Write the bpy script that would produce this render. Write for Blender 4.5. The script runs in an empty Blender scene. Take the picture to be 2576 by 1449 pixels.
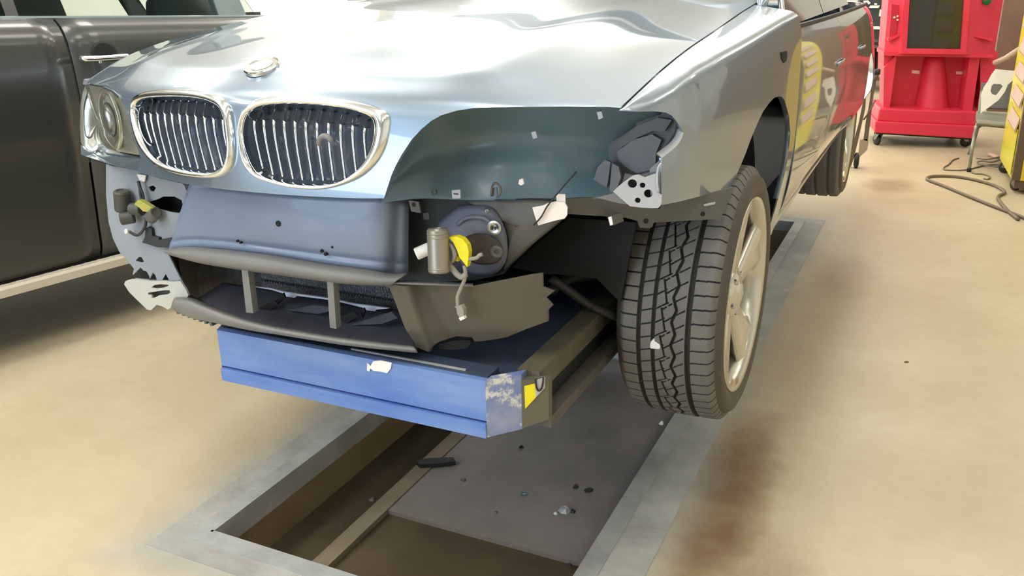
import bpy, bmesh, math, random
import numpy as np
from mathutils import Vector, Matrix
from mathutils.bvhtree import BVHTree

WLOC = {}
random.seed(7)
rng = np.random.default_rng(7)
DEBUG = False
SC = bpy.context.scene
COL = SC.collection

# ---------------------------------------------------------------- camera
RW = np.array([[0.90249968, 0.1251674, -0.41210125],
               [0.4301427, -0.31019605, 0.84779459],
               [-0.02171593, -0.9423967, -0.33379168]])   # rows: world x, y, z seen from the camera (right, down, forward)
FPX, CX, CY = 2181.3, 1288.0, 724.5
CAM = np.array([0.0, 0.0, 1.5])
cam_data = bpy.data.cameras.new('camera')
cam = bpy.data.objects.new('camera', cam_data)
COL.objects.link(cam)
cam_data.sensor_width = 36.0
cam_data.lens = FPX / 2576.0 * 36.0
cam_data.clip_start = 0.05
cam_data.clip_end = 200
m = Matrix.Identity(4)
for i in range(3):
    m[i][0] = RW[i, 0]
    m[i][1] = -RW[i, 1]
    m[i][2] = -RW[i, 2]
    m[i][3] = CAM[i]
cam.matrix_world = m
SC.camera = cam

# ---------------------------------------------------------------- world, lights, exposure
SC.view_settings.view_transform = 'Standard'
SC.view_settings.look = 'None'
SC.view_settings.gamma = 1.0
SC.view_settings.use_curve_mapping = False
SC.view_settings.exposure = 0.18
SC.cycles.use_denoising = True
SC.cycles.max_bounces = 8
SC.cycles.glossy_bounces = 4
SC.cycles.transmission_bounces = 6
SC.cycles.sample_clamp_indirect = 6.0
world = bpy.data.worlds.new('daylight')
SC.world = world
world.use_nodes = True
bg = world.node_tree.nodes['Background']
bg.inputs[0].default_value = (0.80, 0.90, 1.0, 1)
bg.inputs[1].default_value = 0.6


def area(name, loc, look, sx, sy, power, color):
    d = bpy.data.lights.new(name, 'AREA')
    d.shape = 'RECTANGLE'
    d.size = sx
    d.size_y = sy
    d.energy = power
    d.color = color
    o = bpy.data.objects.new(name, d)
    COL.objects.link(o)
    o.location = loc
    v = Vector(look) - Vector(loc)
    o.rotation_euler = v.to_track_quat('-Z', 'Y').to_euler()
    return o


# daylight through the open bay door behind the photographer and the bay door at the far left of the back wall
area('bay_daylight_front', (-3.4, -6.8, 2.0), (-1.6, 2.0, 0.8), 6.5, 2.8, 350, (0.60, 0.78, 1.0))
area('bay_daylight_back', (-6.0, 14.7, 2.3), (-4.0, 4.0, 1.0), 6.5, 3.8, 420, (0.88, 0.95, 1.0))
CEIL = 4.4
LAMPS = [(x, y) for x in (-5.8, -3.3, -0.9, 1.7) for y in (-2.6, 0.4, 3.4, 6.4, 9.4, 12.4)]
LAMP_POWER = {-5.8: 34, -3.3: 36, -0.9: 24, 1.7: 9}
UP_POWER = {-5.8: 190, -3.3: 190, -0.9: 150, 1.7: 70}
DROP = 0.45
LAMP_COLOR = (1.0, 0.965, 0.90)


# ---------------------------------------------------------------- small helpers
def lin(c):
    c = c / 255.0
    return c / 12.92 if c <= 0.04045 else ((c + 0.055) / 1.055) ** 2.4


def rgb(r, g, b):
    return (lin(r), lin(g), lin(b), 1.0)


def ray(px, py):
    return RW @ np.array([px - CX, py - CY, FPX])


def at(px, py, x=None, y=None, z=None):
    """point of the scene seen at a photograph position, on the plane x=, y= or z="""
    d = ray(px, py)
    if x is not None:
        t = (x - CAM[0]) / d[0]
    elif y is not None:
        t = (y - CAM[1]) / d[1]
    else:
        t = (z - CAM[2]) / d[2]
    return Vector(CAM + t * d)


XC = -1.40


def atc(px, py, y0, k=0.0, x0=XC):
    """same, on the bowed upright surface y = y0 + k*((x-x0)/0.8)^2"""
    d = ray(px, py)
    a = d[0] / d[1]
    if k == 0:
        y = y0
    else:
        q = k / 0.64
        A, B, C = q * a * a, -2 * q * a * x0 - 1, q * x0 * x0 + y0
        y = 2 * C / (-B + math.sqrt(max(B * B - 4 * A * C, 0)))
    t = y / d[1]
    return Vector(CAM + t * d)


def atq(px, py, pa, pb):
    """same, on the upright plane through two plan points"""
    d = ray(px, py)
    n = np.array([pb[1] - pa[1], -(pb[0] - pa[0])])
    t = (n @ np.array(pa) - n @ CAM[:2]) / (n @ d[:2])
    return Vector(CAM + t * d)


def mat(name, col, rough=0.5, metal=0.0, coat=0.0, noise=None, col2=None, bump=None, spec=0.5, alpha=None, trans=0.0, ior=1.45, stretch=None, scuff=None, coat_rough=0.03, coat_ior=1.5):
    m_ = bpy.data.materials.new(name)
    m_.use_nodes = True
    nt = m_.node_tree
    b = nt.nodes['Principled BSDF']
    b.inputs['Base Color'].default_value = col
    b.inputs['Roughness'].default_value = rough
    b.inputs['Metallic'].default_value = metal
    b.inputs['Coat Weight'].default_value = coat
    b.inputs['Coat Roughness'].default_value = coat_rough
    b.inputs['Coat IOR'].default_value = coat_ior
    b.inputs['Specular IOR Level'].default_value = spec
    b.inputs['Transmission Weight'].default_value = trans
    b.inputs['IOR'].default_value = ior
    if alpha is not None:
        b.inputs['Alpha'].default_value = alpha
    if noise or bump:
        tc = nt.nodes.new('ShaderNodeTexCoord')
    if noise:
        n = nt.nodes.new('ShaderNodeTexNoise')
        n.inputs['Scale'].default_value = noise
        n.inputs['Detail'].default_value = 6
        n.inputs['Roughness'].default_value = 0.6
        nt.links.new(tc.outputs['Object'], n.inputs['Vector'])
        if stretch:
            mp = nt.nodes.new('ShaderNodeMapping')
            mp.inputs['Scale'].default_value = stretch
            nt.links.new(tc.outputs['Object'], mp.inputs['Vector'])
            nt.links.new(mp.outputs['Vector'], n.inputs['Vector'])
        r = nt.nodes.new('ShaderNodeValToRGB')
        r.color_ramp.elements[0].position = 0.32
        r.color_ramp.elements[1].position = 0.68
        r.color_ramp.elements[0].color = col
        r.color_ramp.elements[1].color = col2 or col
        nt.links.new(n.outputs['Fac'], r.inputs['Fac'])
        nt.links.new(r.outputs['Color'], b.inputs['Base Color'])
        if scuff:
            n3 = nt.nodes.new('ShaderNodeTexNoise')
            n3.inputs['Scale'].default_value = scuff[0]
            n3.inputs['Detail'].default_value = 8
            n3.inputs['Roughness'].default_value = 0.7
            nt.links.new((mp if stretch else tc).outputs[0 if stretch else 'Object'], n3.inputs['Vector'])
            r3 = nt.nodes.new('ShaderNodeValToRGB')
            r3.color_ramp.elements[0].position = scuff[1]
            r3.color_ramp.elements[1].position = scuff[1] + 0.06
            nt.links.new(n3.outputs['Fac'], r3.inputs['Fac'])
            mx = nt.nodes.new('ShaderNodeMix')
            mx.data_type = 'RGBA'
            nt.links.new(r3.outputs['Color'], mx.inputs['Factor'])
            nt.links.new(r.outputs['Color'], mx.inputs[6])
            mx.inputs[7].default_value = scuff[2]
            nt.links.new(mx.outputs[2], b.inputs['Base Color'])
    if bump:
        n2 = nt.nodes.new('ShaderNodeTexNoise')
        n2.inputs['Scale'].default_value = bump[0]
        n2.inputs['Detail'].default_value = 4
        nt.links.new(tc.outputs['Object'], n2.inputs['Vector'])
        bp = nt.nodes.new('ShaderNodeBump')
        bp.inputs['Strength'].default_value = bump[1]
        bp.inputs['Distance'].default_value = bump[2] if len(bump) > 2 else 0.01
        nt.links.new(n2.outputs['Fac'], bp.inputs['Height'])
        nt.links.new(bp.outputs['Normal'], b.inputs['Normal'])
    return m_


def emis(name, col, strength):
    m_ = bpy.data.materials.new(name)
    m_.use_nodes = True
    nt = m_.node_tree
    nt.nodes.clear()
    e = nt.nodes.new('ShaderNodeEmission')
    e.inputs[0].default_value = col
    e.inputs[1].default_value = strength
    o = nt.nodes.new('ShaderNodeOutputMaterial')
    nt.links.new(e.outputs[0], o.inputs[0])
    return m_


def link(name, me, material, parent=None, smooth=False, label=None):
    o = bpy.data.objects.new(name, me)
    COL.objects.link(o)
    if material is not None:
        me.materials.append(material)
    if smooth:
        me.shade_smooth()
    if parent is not None:
        o.parent = parent
        w = WLOC.get(parent.name)
        if w is not None:
            o.matrix_parent_inverse = Matrix.Translation(Vector(w)).inverted()
    if label:
        o['label'] = label
    return o


def mesh(name, verts, faces, material, parent=None, smooth=False, label=None, angle=None):
    me = bpy.data.meshes.new(name)
    me.from_pydata([tuple(v) for v in verts], [], [tuple(f) for f in faces])
    me.update()
    bm = bmesh.new()
    bm.from_mesh(me)
    bmesh.ops.recalc_face_normals(bm, faces=bm.faces[:])
    bm.to_mesh(me)
    bm.free()
    o = link(name, me, material, parent, smooth, label)
    if angle is not None:
        me.shade_smooth()
        me.set_sharp_from_angle(angle=math.radians(angle))
    return o


class MB:
    """collects solids of one part"""

    def __init__(self):
        self.v = []
        self.f = []

    def add(self, v, f):
        n = len(self.v)
        self.v += [Vector(p) for p in v]
        self.f += [[i + n for i in q] for q in f]
        return self

    def box(self, c, s, rot=None):
        c = Vector(c)
        pts = []
        for x in (-.5, .5):
            for y in (-.5, .5):
                for z in (-.5, .5):
                    p = Vector((x * s[0], y * s[1], z * s[2]))
                    if rot is not None:
                        p = rot @ p
                    pts.append(c + p)
        return self.add(pts, [(0, 1, 3, 2), (4, 6, 7, 5), (0, 4, 5, 1), (2, 3, 7, 6), (0, 2, 6, 4), (1, 5, 7, 3)])

    def bbox(self, x0, x1, y0, y1, z0, z1):
        return self.box(((x0 + x1) / 2, (y0 + y1) / 2, (z0 + z1) / 2), (x1 - x0, y1 - y0, z1 - z0))

    def prism(self, pts, vec):
        """solid between an outline and the outline moved by vec"""
        n = len(pts)
        vec = Vector(vec)
        v = [Vector(p) for p in pts] + [Vector(p) + vec for p in pts]
        f = [list(range(n)), list(range(2 * n - 1, n - 1, -1))]
        f += [[i, (i + 1) % n, n + (i + 1) % n, n + i] for i in range(n)]
        return self.add(v, f)

    def tube(self, pts, r, n=10, cap=True):
        pts = [Vector(p) for p in pts]
        rs = r if isinstance(r, (list, tuple)) else [r] * len(pts)
        v, f = [], []
        up = None
        for i, p in enumerate(pts):
            a = pts[max(i - 1, 0)]
            b = pts[min(i + 1, len(pts) - 1)]
            t = (b - a).normalized()
            if up is None:
                up = t.orthogonal().normalized()
            up = (up - t * up.dot(t)).normalized()
            w = t.cross(up)
            for k in range(n):
                th = 2 * math.pi * k / n
                v.append(p + (up * math.cos(th) + w * math.sin(th)) * rs[i])
        for i in range(len(pts) - 1):
            for k in range(n):
                f.append((i * n + k, i * n + (k + 1) % n, (i + 1) * n + (k + 1) % n, (i + 1) * n + k))
        if cap:
            f.append(list(range(n))[::-1])
            f.append([len(pts) * n - n + k for k in range(n)])
        return self.add(v, f)

    def lathe(self, prof, c, axis, n=48, closed=False, cap=True):
        """prof: list of (radius, along-axis)"""
        c = Vector(c)
        axis = Vector(axis).normalized()
        e1 = axis.orthogonal().normalized()
        e2 = axis.cross(e1)
        v, f = [], []
        for (r, a) in prof:
            for k in range(n):
                th = 2 * math.pi * k / n
                v.append(c + axis * a + (e1 * math.cos(th) + e2 * math.sin(th)) * max(r, 1e-5))
        L = len(prof)
        for i in range(L - 1 + (1 if closed else 0)):
            j = (i + 1) % L
            for k in range(n):
                f.append((i * n + k, i * n + (k + 1) % n, j * n + (k + 1) % n, j * n + k))
        if not closed and cap:
            if prof[0][0] > 1e-4:
                f.append(list(range(n))[::-1])
            if prof[-1][0] > 1e-4:
                f.append([(L - 1) * n + k for k in range(n)])
        return self.add(v, f)

    def loft(self, rows, closed=False):
        n = len(rows[0])
        v = [p for r in rows for p in r]
        f = []
        for i in range(len(rows) - 1):
            for k in range(n if closed else n - 1):
                f.append((i * n + k, i * n + (k + 1) % n, (i + 1) * n + (k + 1) % n, (i + 1) * n + k))
        return self.add(v, f)

    def build(self, name, material, parent=None, smooth=False, label=None, angle=None):
        return mesh(name, self.v, self.f, material, parent, smooth, label, angle)


def cr(pts, n):
    """Catmull-Rom resample of a polyline to n points"""
    P = [Vector(p) for p in pts]
    out = []
    L = len(P) - 1
    for i in range(n):
        u = i * L / (n - 1)
        k = min(int(u), L - 1)
        t = u - k
        p0 = P[k - 1] if k > 0 else P[0] * 2 - P[1]
        p1, p2 = P[k], P[k + 1]
        p3 = P[k + 2] if k + 2 <= L else P[L] * 2 - P[L - 1]
        out.append(0.5 * ((2 * p1) + (p2 - p0) * t + (2 * p0 - 5 * p1 + 4 * p2 - p3) * t * t + (3 * p1 - p0 - 3 * p2 + p3) * t ** 3))
    return out


def crc(pts, n):
    """closed Catmull-Rom"""
    P = [Vector(p) for p in pts]
    L = len(P)
    out = []
    for i in range(n):
        u = i * L / n
        k = int(u) % L
        t = u - int(u)
        p0, p1, p2, p3 = P[k - 1], P[k], P[(k + 1) % L], P[(k + 2) % L]
        out.append(0.5 * ((2 * p1) + (p2 - p0) * t + (2 * p0 - 5 * p1 + 4 * p2 - p3) * t * t + (3 * p1 - p0 - 3 * p2 + p3) * t ** 3))
    return out


def solidify(o, th, offset=-1):
    md = o.modifiers.new('t', 'SOLIDIFY')
    md.thickness = th
    md.offset = offset
    bake(o)
    bm = bmesh.new()
    bm.from_mesh(o.data)
    bmesh.ops.recalc_face_normals(bm, faces=bm.faces[:])
    bm.to_mesh(o.data)
    bm.free()


def bake(o):
    dg = bpy.context.evaluated_depsgraph_get()
    ev = o.evaluated_get(dg)
    me = bpy.data.meshes.new_from_object(ev, depsgraph=dg)
    old = o.data
    o.modifiers.clear()
    o.data = me
    bpy.data.meshes.remove(old)


def cut(o, cutters, SELF=False):
    tmp = []
    for c in cutters:
        md = o.modifiers.new('b', 'BOOLEAN')
        md.operation = 'DIFFERENCE'
        md.solver = 'EXACT'
        md.use_self = SELF
        md.object = c
        tmp.append(c)
    bake(o)
    for c in tmp:
        me = c.data
        bpy.data.objects.remove(c)
        bpy.data.meshes.remove(me)


def sheet(name, rows, material, parent, th=0.004, nu=24, nv=None, label=None):
    """smooth panel lofted through rows of control points, with thickness"""
    nv = nv or max(2, 6 * (len(rows) - 1) + 1)
    cols = [cr(r, nu) for r in rows]
    grid = [[None] * nu for _ in range(nv)]
    for j in range(nu):
        line = cr([c[j] for c in cols], nv) if len(cols) > 1 else None
        for i in range(nv):
            grid[i][j] = line[i]
    mb = MB()
    mb.loft(grid)
    o = mb.build(name, material, parent, True, label)
    if th:
        solidify(o, th, 0)
    return o


def thing(name, loc, label, cat, group=None):
    o = bpy.data.objects.new(name, None)
    COL.objects.link(o)
    o.location = loc
    o.empty_display_size = 0.1
    WLOC[o.name] = tuple(loc)
    o['label'] = label
    o['category'] = cat
    if group:
        o['group'] = group
    return o


def tag(o, label, cat, group=None):
    o['label'] = label
    o['category'] = cat
    if group:
        o['group'] = group
    return o


def dup(root, loc, label=None):
    r = root.copy()
    COL.objects.link(r)
    r.location = loc
    WLOC[r.name] = tuple(loc)
    if label:
        r['label'] = label
    for ch in list(root.children):
        c = ch.copy()
        COL.objects.link(c)
        c.parent = r
        for g in list(ch.children):
            d = g.copy()
            COL.objects.link(d)
            d.parent = c
    return r


def struct(o):
    o['kind'] = 'structure'
    return o

# ---------------------------------------------------------------- materials
def floor_material():
    m_ = bpy.data.materials.new('sealed_concrete')
    m_.use_nodes = True
    nt = m_.node_tree
    N, Lk = nt.nodes, nt.links
    b = N['Principled BSDF']
    b.inputs['Roughness'].default_value = 0.38
    b.inputs['Specular IOR Level'].default_value = 0.35
    tc = N.new('ShaderNodeTexCoord')
    sep = N.new('ShaderNodeSeparateXYZ')
    Lk.new(tc.outputs['Object'], sep.inputs[0])

    def math_(op, a, bb, clamp=False):
        n = N.new('ShaderNodeMath')
        n.operation = op
        n.use_clamp = clamp
        for i, q in enumerate((a, bb)):
            if q is None:
                continue
            if isinstance(q, (int, float)):
                n.inputs[i].default_value = q
            else:
                Lk.new(q, n.inputs[i])
        return n.outputs[0]

    def noise(scale, detail=6):
        n = N.new('ShaderNodeTexNoise')
        n.inputs['Scale'].default_value = scale
        n.inputs['Detail'].default_value = detail
        n.inputs['Roughness'].default_value = 0.6
        Lk.new(tc.outputs['Object'], n.inputs['Vector'])
        return n.outputs['Fac']

    def ramp(fac, p0, c0, p1, c1):
        r = N.new('ShaderNodeValToRGB')
        r.color_ramp.elements[0].position = p0
        r.color_ramp.elements[0].color = c0
        r.color_ramp.elements[1].position = p1
        r.color_ramp.elements[1].color = c1
        Lk.new(fac, r.inputs['Fac'])
        return r.outputs['Color']

    def mix(fac, a, bb):
        n = N.new('ShaderNodeMix')
        n.data_type = 'RGBA'
        Lk.new(fac, n.inputs['Factor'])
        for s, q in ((6, a), (7, bb)):
            if isinstance(q, tuple):
                n.inputs[s].default_value = q
            else:
                Lk.new(q, n.inputs[s])
        return n.outputs[2]
    base = ramp(noise(1.3), 0.3, FLOOR_A, 0.7, FLOOR_B)
    fine = ramp(noise(14, 8), 0.35, (0, 0, 0, 1), 0.75, (1, 1, 1, 1))
    f2 = math_('MULTIPLY', fine, 0.18)
    base = mix(f2, base, rgb(150, 128, 92))
    # brown stains, each a blob of its own
    for (x, y, rx, ry, s) in STAINS:
        dx = math_('DIVIDE', math_('SUBTRACT', sep.outputs[0], x), rx)
        dy = math_('DIVIDE', math_('SUBTRACT', sep.outputs[1], y), ry)
        d = math_('ADD', math_('MULTIPLY', dx, dx), math_('MULTIPLY', dy, dy))
        d = math_('ADD', d, math_('MULTIPLY', math_('SUBTRACT', noise(5), 0.5), 1.6))
        k = math_('SUBTRACT', 1.0, d, True)
        base = mix(math_('MULTIPLY', k, s), base, rgb(112, 78, 48))
    # grey paint worn around the lift pit
    ax = math_('SUBTRACT', math_('ABSOLUTE', math_('SUBTRACT', sep.outputs[0], (PX0 + PX1) / 2), None), (PX1 - PX0) / 2)
    ay = math_('SUBTRACT', math_('ABSOLUTE', math_('SUBTRACT', sep.outputs[1], (PY0 + PY1) / 2), None), (PY1 - PY0) / 2)
    d = math_('MAXIMUM', ax, ay)
    d = math_('ADD', d, math_('MULTIPLY', math_('SUBTRACT', noise(3), 0.5), 0.16))
    k = math_('SUBTRACT', 1.0, math_('DIVIDE', math_('SUBTRACT', d, 0.10), 0.16), True)
    base = mix(math_('MULTIPLY', k, 0.85), base, ramp(noise(6), 0.3, rgb(150, 152, 148), 0.7, rgb(178, 180, 176)))
    Lk.new(base, b.inputs['Base Color'])
    bp = N.new('ShaderNodeBump')
    bp.inputs['Strength'].default_value = 0.15
    bp.inputs['Distance'].default_value = 0.004
    Lk.new(noise(40), bp.inputs['Height'])
    Lk.new(bp.outputs['Normal'], b.inputs['Normal'])
    return m_


FLOOR_A = rgb(184, 169, 138)
FLOOR_B = rgb(201, 188, 159)
STAINS = [(-0.42, 2.35, 0.16, 0.62, 0.75), (-0.30, 1.95, 0.22, 0.3, 0.5), (-0.30, 4.6, 0.18, 0.45, 0.25), (-0.22, 6.95, 0.22, 0.3, 0.45), (0.05, 2.6, 0.5, 0.35, 0.12)]
PX0, PX1, PY0, PY1 = -1.748, -0.70, 1.546, 5.62
M = {}
M['floor'] = floor_material()
M['frame_steel'] = mat('worn_grey_steel', rgb(150, 152, 150), 0.55, 0.2, noise=5, col2=rgb(186, 188, 184), bump=(30, .2))
M['frame_band'] = mat('grey_cement_band', rgb(150, 150, 144), 0.6, noise=4, col2=rgb(182, 182, 174), bump=(30, .3))
M['flange'] = mat('dark_grey_flange', rgb(84, 80, 74), 0.55, noise=6, col2=rgb(98, 93, 86))
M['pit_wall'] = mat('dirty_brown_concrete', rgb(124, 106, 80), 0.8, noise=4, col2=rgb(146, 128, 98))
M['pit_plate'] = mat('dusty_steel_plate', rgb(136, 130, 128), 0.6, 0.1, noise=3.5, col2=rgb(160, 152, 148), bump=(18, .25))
M['pit_floor'] = mat('pit_floor_shade', rgb(84, 72, 54), 0.85, noise=6, col2=rgb(98, 86, 66))  # brown darkened to paint in the soft shadow at the pit front
M['pit_strip'] = mat('worn_edge_strip', rgb(122, 112, 94), 0.6, noise=8, col2=rgb(140, 130, 110))
M['wall'] = mat('painted_block_wall', rgb(214, 212, 204), 0.7, noise=2, col2=rgb(224, 222, 214))
M['wall_dark'] = mat('brown_panel_wall', rgb(112, 88, 74), 0.7, noise=2, col2=rgb(128, 102, 86))
M['ceil'] = mat('white_ceiling', rgb(226, 226, 222), 0.8)
M['paint'] = mat('silver_blue_paint', rgb(130, 146, 162), 0.30, 0.65, coat=1.0, coat_ior=1.7)
M['paint_in'] = mat('inner_primer', rgb(150, 152, 158), 0.55)
M['chrome'] = mat('bright_chrome', rgb(238, 240, 242), 0.07, 1.0)
M['satin'] = mat('satin_metal', rgb(190, 192, 194), 0.3, 1.0)
M['grille_black'] = mat('grille_backing', rgb(78, 88, 102), 0.4, coat=0.3)
M['black'] = mat('black_plastic', rgb(38, 39, 40), 0.5)
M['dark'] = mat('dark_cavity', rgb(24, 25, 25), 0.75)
M['beam'] = mat('blue_grey_beam', rgb(124, 137, 160), 0.40, 0.1, noise=3, col2=rgb(136, 149, 172), coat=0.15)
M['lip'] = mat('grey_valance_plastic', rgb(112, 112, 111), 0.5, noise=5, col2=rgb(128, 127, 124))
M['duct'] = mat('brown_grey_duct_plastic', rgb(82, 77, 67), 0.5, noise=2.5, col2=rgb(93, 87, 74))
M['liner'] = mat('teal_grey_sheet', rgb(96, 120, 132), 0.36, coat=0.3, noise=2.5, col2=rgb(106, 130, 142), coat_rough=0.15)
M['inner_grey'] = mat('violet_grey_inner_panel', rgb(98, 99, 105), 0.55, noise=4, col2=rgb(108, 109, 115))
M['bracket'] = mat('galvanised_bracket', rgb(184, 186, 194), 0.45, 0.2)
M['rubber'] = mat('tyre_rubber', rgb(100, 97, 92), 0.62, noise=9, col2=rgb(114, 110, 105))
M['rubber_groove'] = mat('dark_groove_rubber', rgb(46, 44, 41), 0.7)  # darker rubber for the groove faces
M['rubber_side'] = mat('tyre_sidewall', rgb(74, 68, 60), 0.55)
M['alloy'] = mat('silver_alloy', rgb(206, 202, 190), 0.22, 0.75, coat=0.6)
M['lift_blue'] = mat('worn_blue_paint', rgb(76, 112, 184), 0.42, noise=5, col2=rgb(118, 146, 196), bump=(25, .15), stretch=(.5, 1, 2.4), scuff=(9, .66, rgb(164, 178, 204)))
M['lift_blue_dark'] = mat('dark_blue_deck', rgb(52, 62, 84), 0.5, noise=5, col2=rgb(66, 74, 92))
M['lift_worn'] = mat('scuffed_bare_corner', rgb(98, 118, 172), 0.5, 0.1, noise=10, col2=rgb(150, 156, 178), scuff=(12, .53, rgb(212, 208, 204)))
M['rail'] = mat('olive_grey_rail', rgb(88, 84, 70), 0.5, noise=6, col2=rgb(102, 97, 80))
M['white'] = mat('white_plastic', rgb(236, 234, 230), 0.45)
M['tag_white'] = mat('white_tag', rgb(240, 228, 222), 0.6)
M['yellow'] = mat('yellow_plastic', rgb(232, 216, 36), 0.45)
M['yellow_cab'] = mat('yellow_cabinet_paint', rgb(226, 214, 60), 0.35, coat=0.3)
M['yellow_cab2'] = mat('gold_cabinet_front', rgb(224, 186, 40), 0.4, coat=0.3)
M['red'] = mat('red_moulded_plastic', rgb(216, 48, 72), 0.42, noise=3, col2=rgb(226, 60, 84))
M['screen'] = mat('dark_glass_screen', rgb(46, 44, 36), 0.12, coat=0.5)
M['grey_plastic'] = mat('grey_chair_plastic', rgb(136, 134, 122), 0.45)
M['steel_tube'] = mat('steel_tube', rgb(150, 148, 140), 0.35, 0.7)
M['suv'] = mat('dark_graphite_paint', rgb(54, 56, 54), 0.35, 0.2, coat=0.6, coat_rough=0.12)
M['glass'] = mat('window_glass', rgb(225, 235, 232), 0.02, trans=1.0, ior=1.1)
M['tint'] = mat('tinted_window', rgb(60, 72, 70), 0.05, trans=0.0, coat=1.0)
M['lamp_lens'] = mat('clear_headlamp_lens', rgb(244, 246, 242), 0.02, trans=1.0, ior=1.4)
M['lamp_bowl'] = mat('headlamp_reflector', rgb(214, 212, 200), 0.2, 0.6)
M['washer_pump'] = mat('grey_cylinder_housing', rgb(150, 144, 132), 0.35, 0.5)
M['wire'] = mat('grey_wire', rgb(150, 144, 134), 0.6)
M['hose'] = mat('brown_rubber_hose', rgb(116, 100, 78), 0.6)
M['white_panel'] = mat('pale_blue_splash_panel', rgb(132, 138, 148), 0.5, noise=3, col2=rgb(146, 152, 160))
M['pale_tail'] = mat('pale_grey_valance_tail', rgb(186, 186, 178), 0.5)

# ---------------------------------------------------------------- the room
mb = MB()
X0, X1, Y0, Y1 = -9.5, 4.2, -7.2, 15.0
mb.bbox(X0, PX0, Y0, Y1, -0.06, 0)
mb.bbox(PX1, X1, Y0, Y1, -0.06, 0)
mb.bbox(PX0, PX1, Y0, PY0, -0.06, 0)
mb.bbox(PX0, PX1, PY1, Y1, -0.06, 0)
struct(mb.build('floor', M['floor']))
for nm, b, mt in (('wall_left', (X0 - .2, X0, Y0, Y1, 0, CEIL), 'wall'), ('wall_right', (X1, X1 + .2, Y0, Y1, 0, CEIL), 'wall'),
                  ('wall_back', (X0, X1, Y1, Y1 + .2, 0, CEIL), 'wall'), ('wall_front', (X0, X1, Y0 - .2, Y0, 0, CEIL), 'wall'),
                  ('ceiling', (X0 - .2, X1 + .2, Y0 - .2, Y1 + .2, CEIL, CEIL + .1), 'ceil'),
                  ('wall_partition', (0.55, 3.6, 11.2, 11.35, 0, 3.2), 'wall_dark')):
    struct(MB().bbox(*b).build(nm, M[mt]))
# pit under the lift
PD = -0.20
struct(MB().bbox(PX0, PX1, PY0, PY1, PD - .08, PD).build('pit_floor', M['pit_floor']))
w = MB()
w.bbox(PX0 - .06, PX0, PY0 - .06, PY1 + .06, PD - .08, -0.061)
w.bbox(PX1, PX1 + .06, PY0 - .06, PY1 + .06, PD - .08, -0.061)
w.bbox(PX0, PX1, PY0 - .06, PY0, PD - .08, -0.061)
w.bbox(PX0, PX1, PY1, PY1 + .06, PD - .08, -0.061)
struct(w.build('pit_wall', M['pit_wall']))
pl = MB().bbox(-1.50, PX1 - .012, PY0 + .535, PY1 - .02, PD, PD + .016).build('trim_1', M['pit_plate'])  # plate starts where the shadow painted into the pit floor ends
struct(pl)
struct(MB().bbox(-1.56, -1.50, PY0 + .03, PY1 - .02, PD, PD + .02).build('trim_3', M['pit_strip']))
fr = MB()
FW = 0.05
for (a, b, c, d) in ((PX0 - FW, PX0, PY0 - FW, PY1 + FW), (PX1, PX1 + FW, PY0 - FW, PY1 + FW), (PX0, PX1, PY0 - FW, PY0), (PX0, PX1, PY1, PY1 + FW)):
    fr.bbox(a, b, c, d, -0.03, 0.006)
# the flange turned down inside the pit
fr.bbox(PX0, PX0 + .008, PY0, PY1, -0.075, 0.006)
fr.bbox(PX1 - .008, PX1, PY0, PY1, -0.075, 0.006)
fr.bbox(PX0, PX1, PY0, PY0 + .008, -0.075, 0.006)
struct(fr.build('trim_2', M['frame_steel']))
fb = MB()
for (a, b, c, d) in ((PX0 - .13, PX0 - FW, PY0 - .12, PY1 + .12), (PX1 + FW, PX1 + .165, PY0 - .12, PY1 + .12), (PX0 - FW, PX1 + FW, PY0 - .12, PY0 - FW), (PX0 - FW, PX1 + FW, PY1 + FW, PY1 + .12)):
    fb.bbox(a, b, c, d, -0.03, 0.003)
struct(fb.build('trim_4', M['frame_band']))

for nm, x0_, x1_, y_, h_ in (('door_1', -9.35, -2.65, 14.86, 4.25), ('door_2', -6.75, -0.05, -7.05, 3.5)):
    q = MB()
    q.bbox(x0_, x0_ + .1, y_ - .1, y_ + .1, 0, h_)
    q.bbox(x1_ - .1, x1_, y_ - .1, y_ + .1, 0, h_)
    q.bbox(x0_ + .1, x1_ - .1, y_ - .1, y_ + .1, h_ - .04, h_ + .04)
    struct(q.build(nm, M['frame_steel']))

# ceiling lamps
lamp0 = None
for i, (x, y) in enumerate(LAMPS):
    row = ('outer left', 'inner left', 'inner right', 'outer right')[(-5.8, -3.3, -0.9, 1.7).index(x)]
    no = ('nearest the front bay door', 'second from the front bay door', 'third from the front bay door', 'third from the back wall', 'second from the back wall', 'nearest the back wall')[i % 6]
    lab = 'white ceiling fixture in the %s row, %s' % (row, no)
    if lamp0 is None:
        lamp0 = thing('ceiling_light', (x, y, CEIL), lab, 'ceiling light', 'ceiling fixtures in four rows')
        q = MB().bbox(x - .42, x + .42, y - .75, y + .75, CEIL - DROP, CEIL - DROP + .07)
        for s in (-.5, .5):
            q.tube([(x, y + s, CEIL - DROP + .05), (x, y + s, CEIL)], .008, 6)
        q.build('housing', M['white'], lamp0)
        MB().bbox(x - .38, x + .38, y - .71, y + .71, CEIL - DROP - .012, CEIL - DROP - .001).build('diffuser', emis('lamp_diffuser', (1, .96, .90, 1), 5.0), lamp0)
    else:
        dup(lamp0, (x, y, CEIL), lab)
    area('lamp_light', (x, y, CEIL - DROP - .03), (x, y, 0), .76, 1.42, LAMP_POWER[x], LAMP_COLOR)
for x in (-5.8, -3.3, -0.9, 1.7):
    area('added_ceiling_fill', (x, 4.9, CEIL - DROP + .09), (x, 4.9, 9), .5, 16.5, UP_POWER[x], LAMP_COLOR)  # one long strip per row, added to brighten the ceiling

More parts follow.
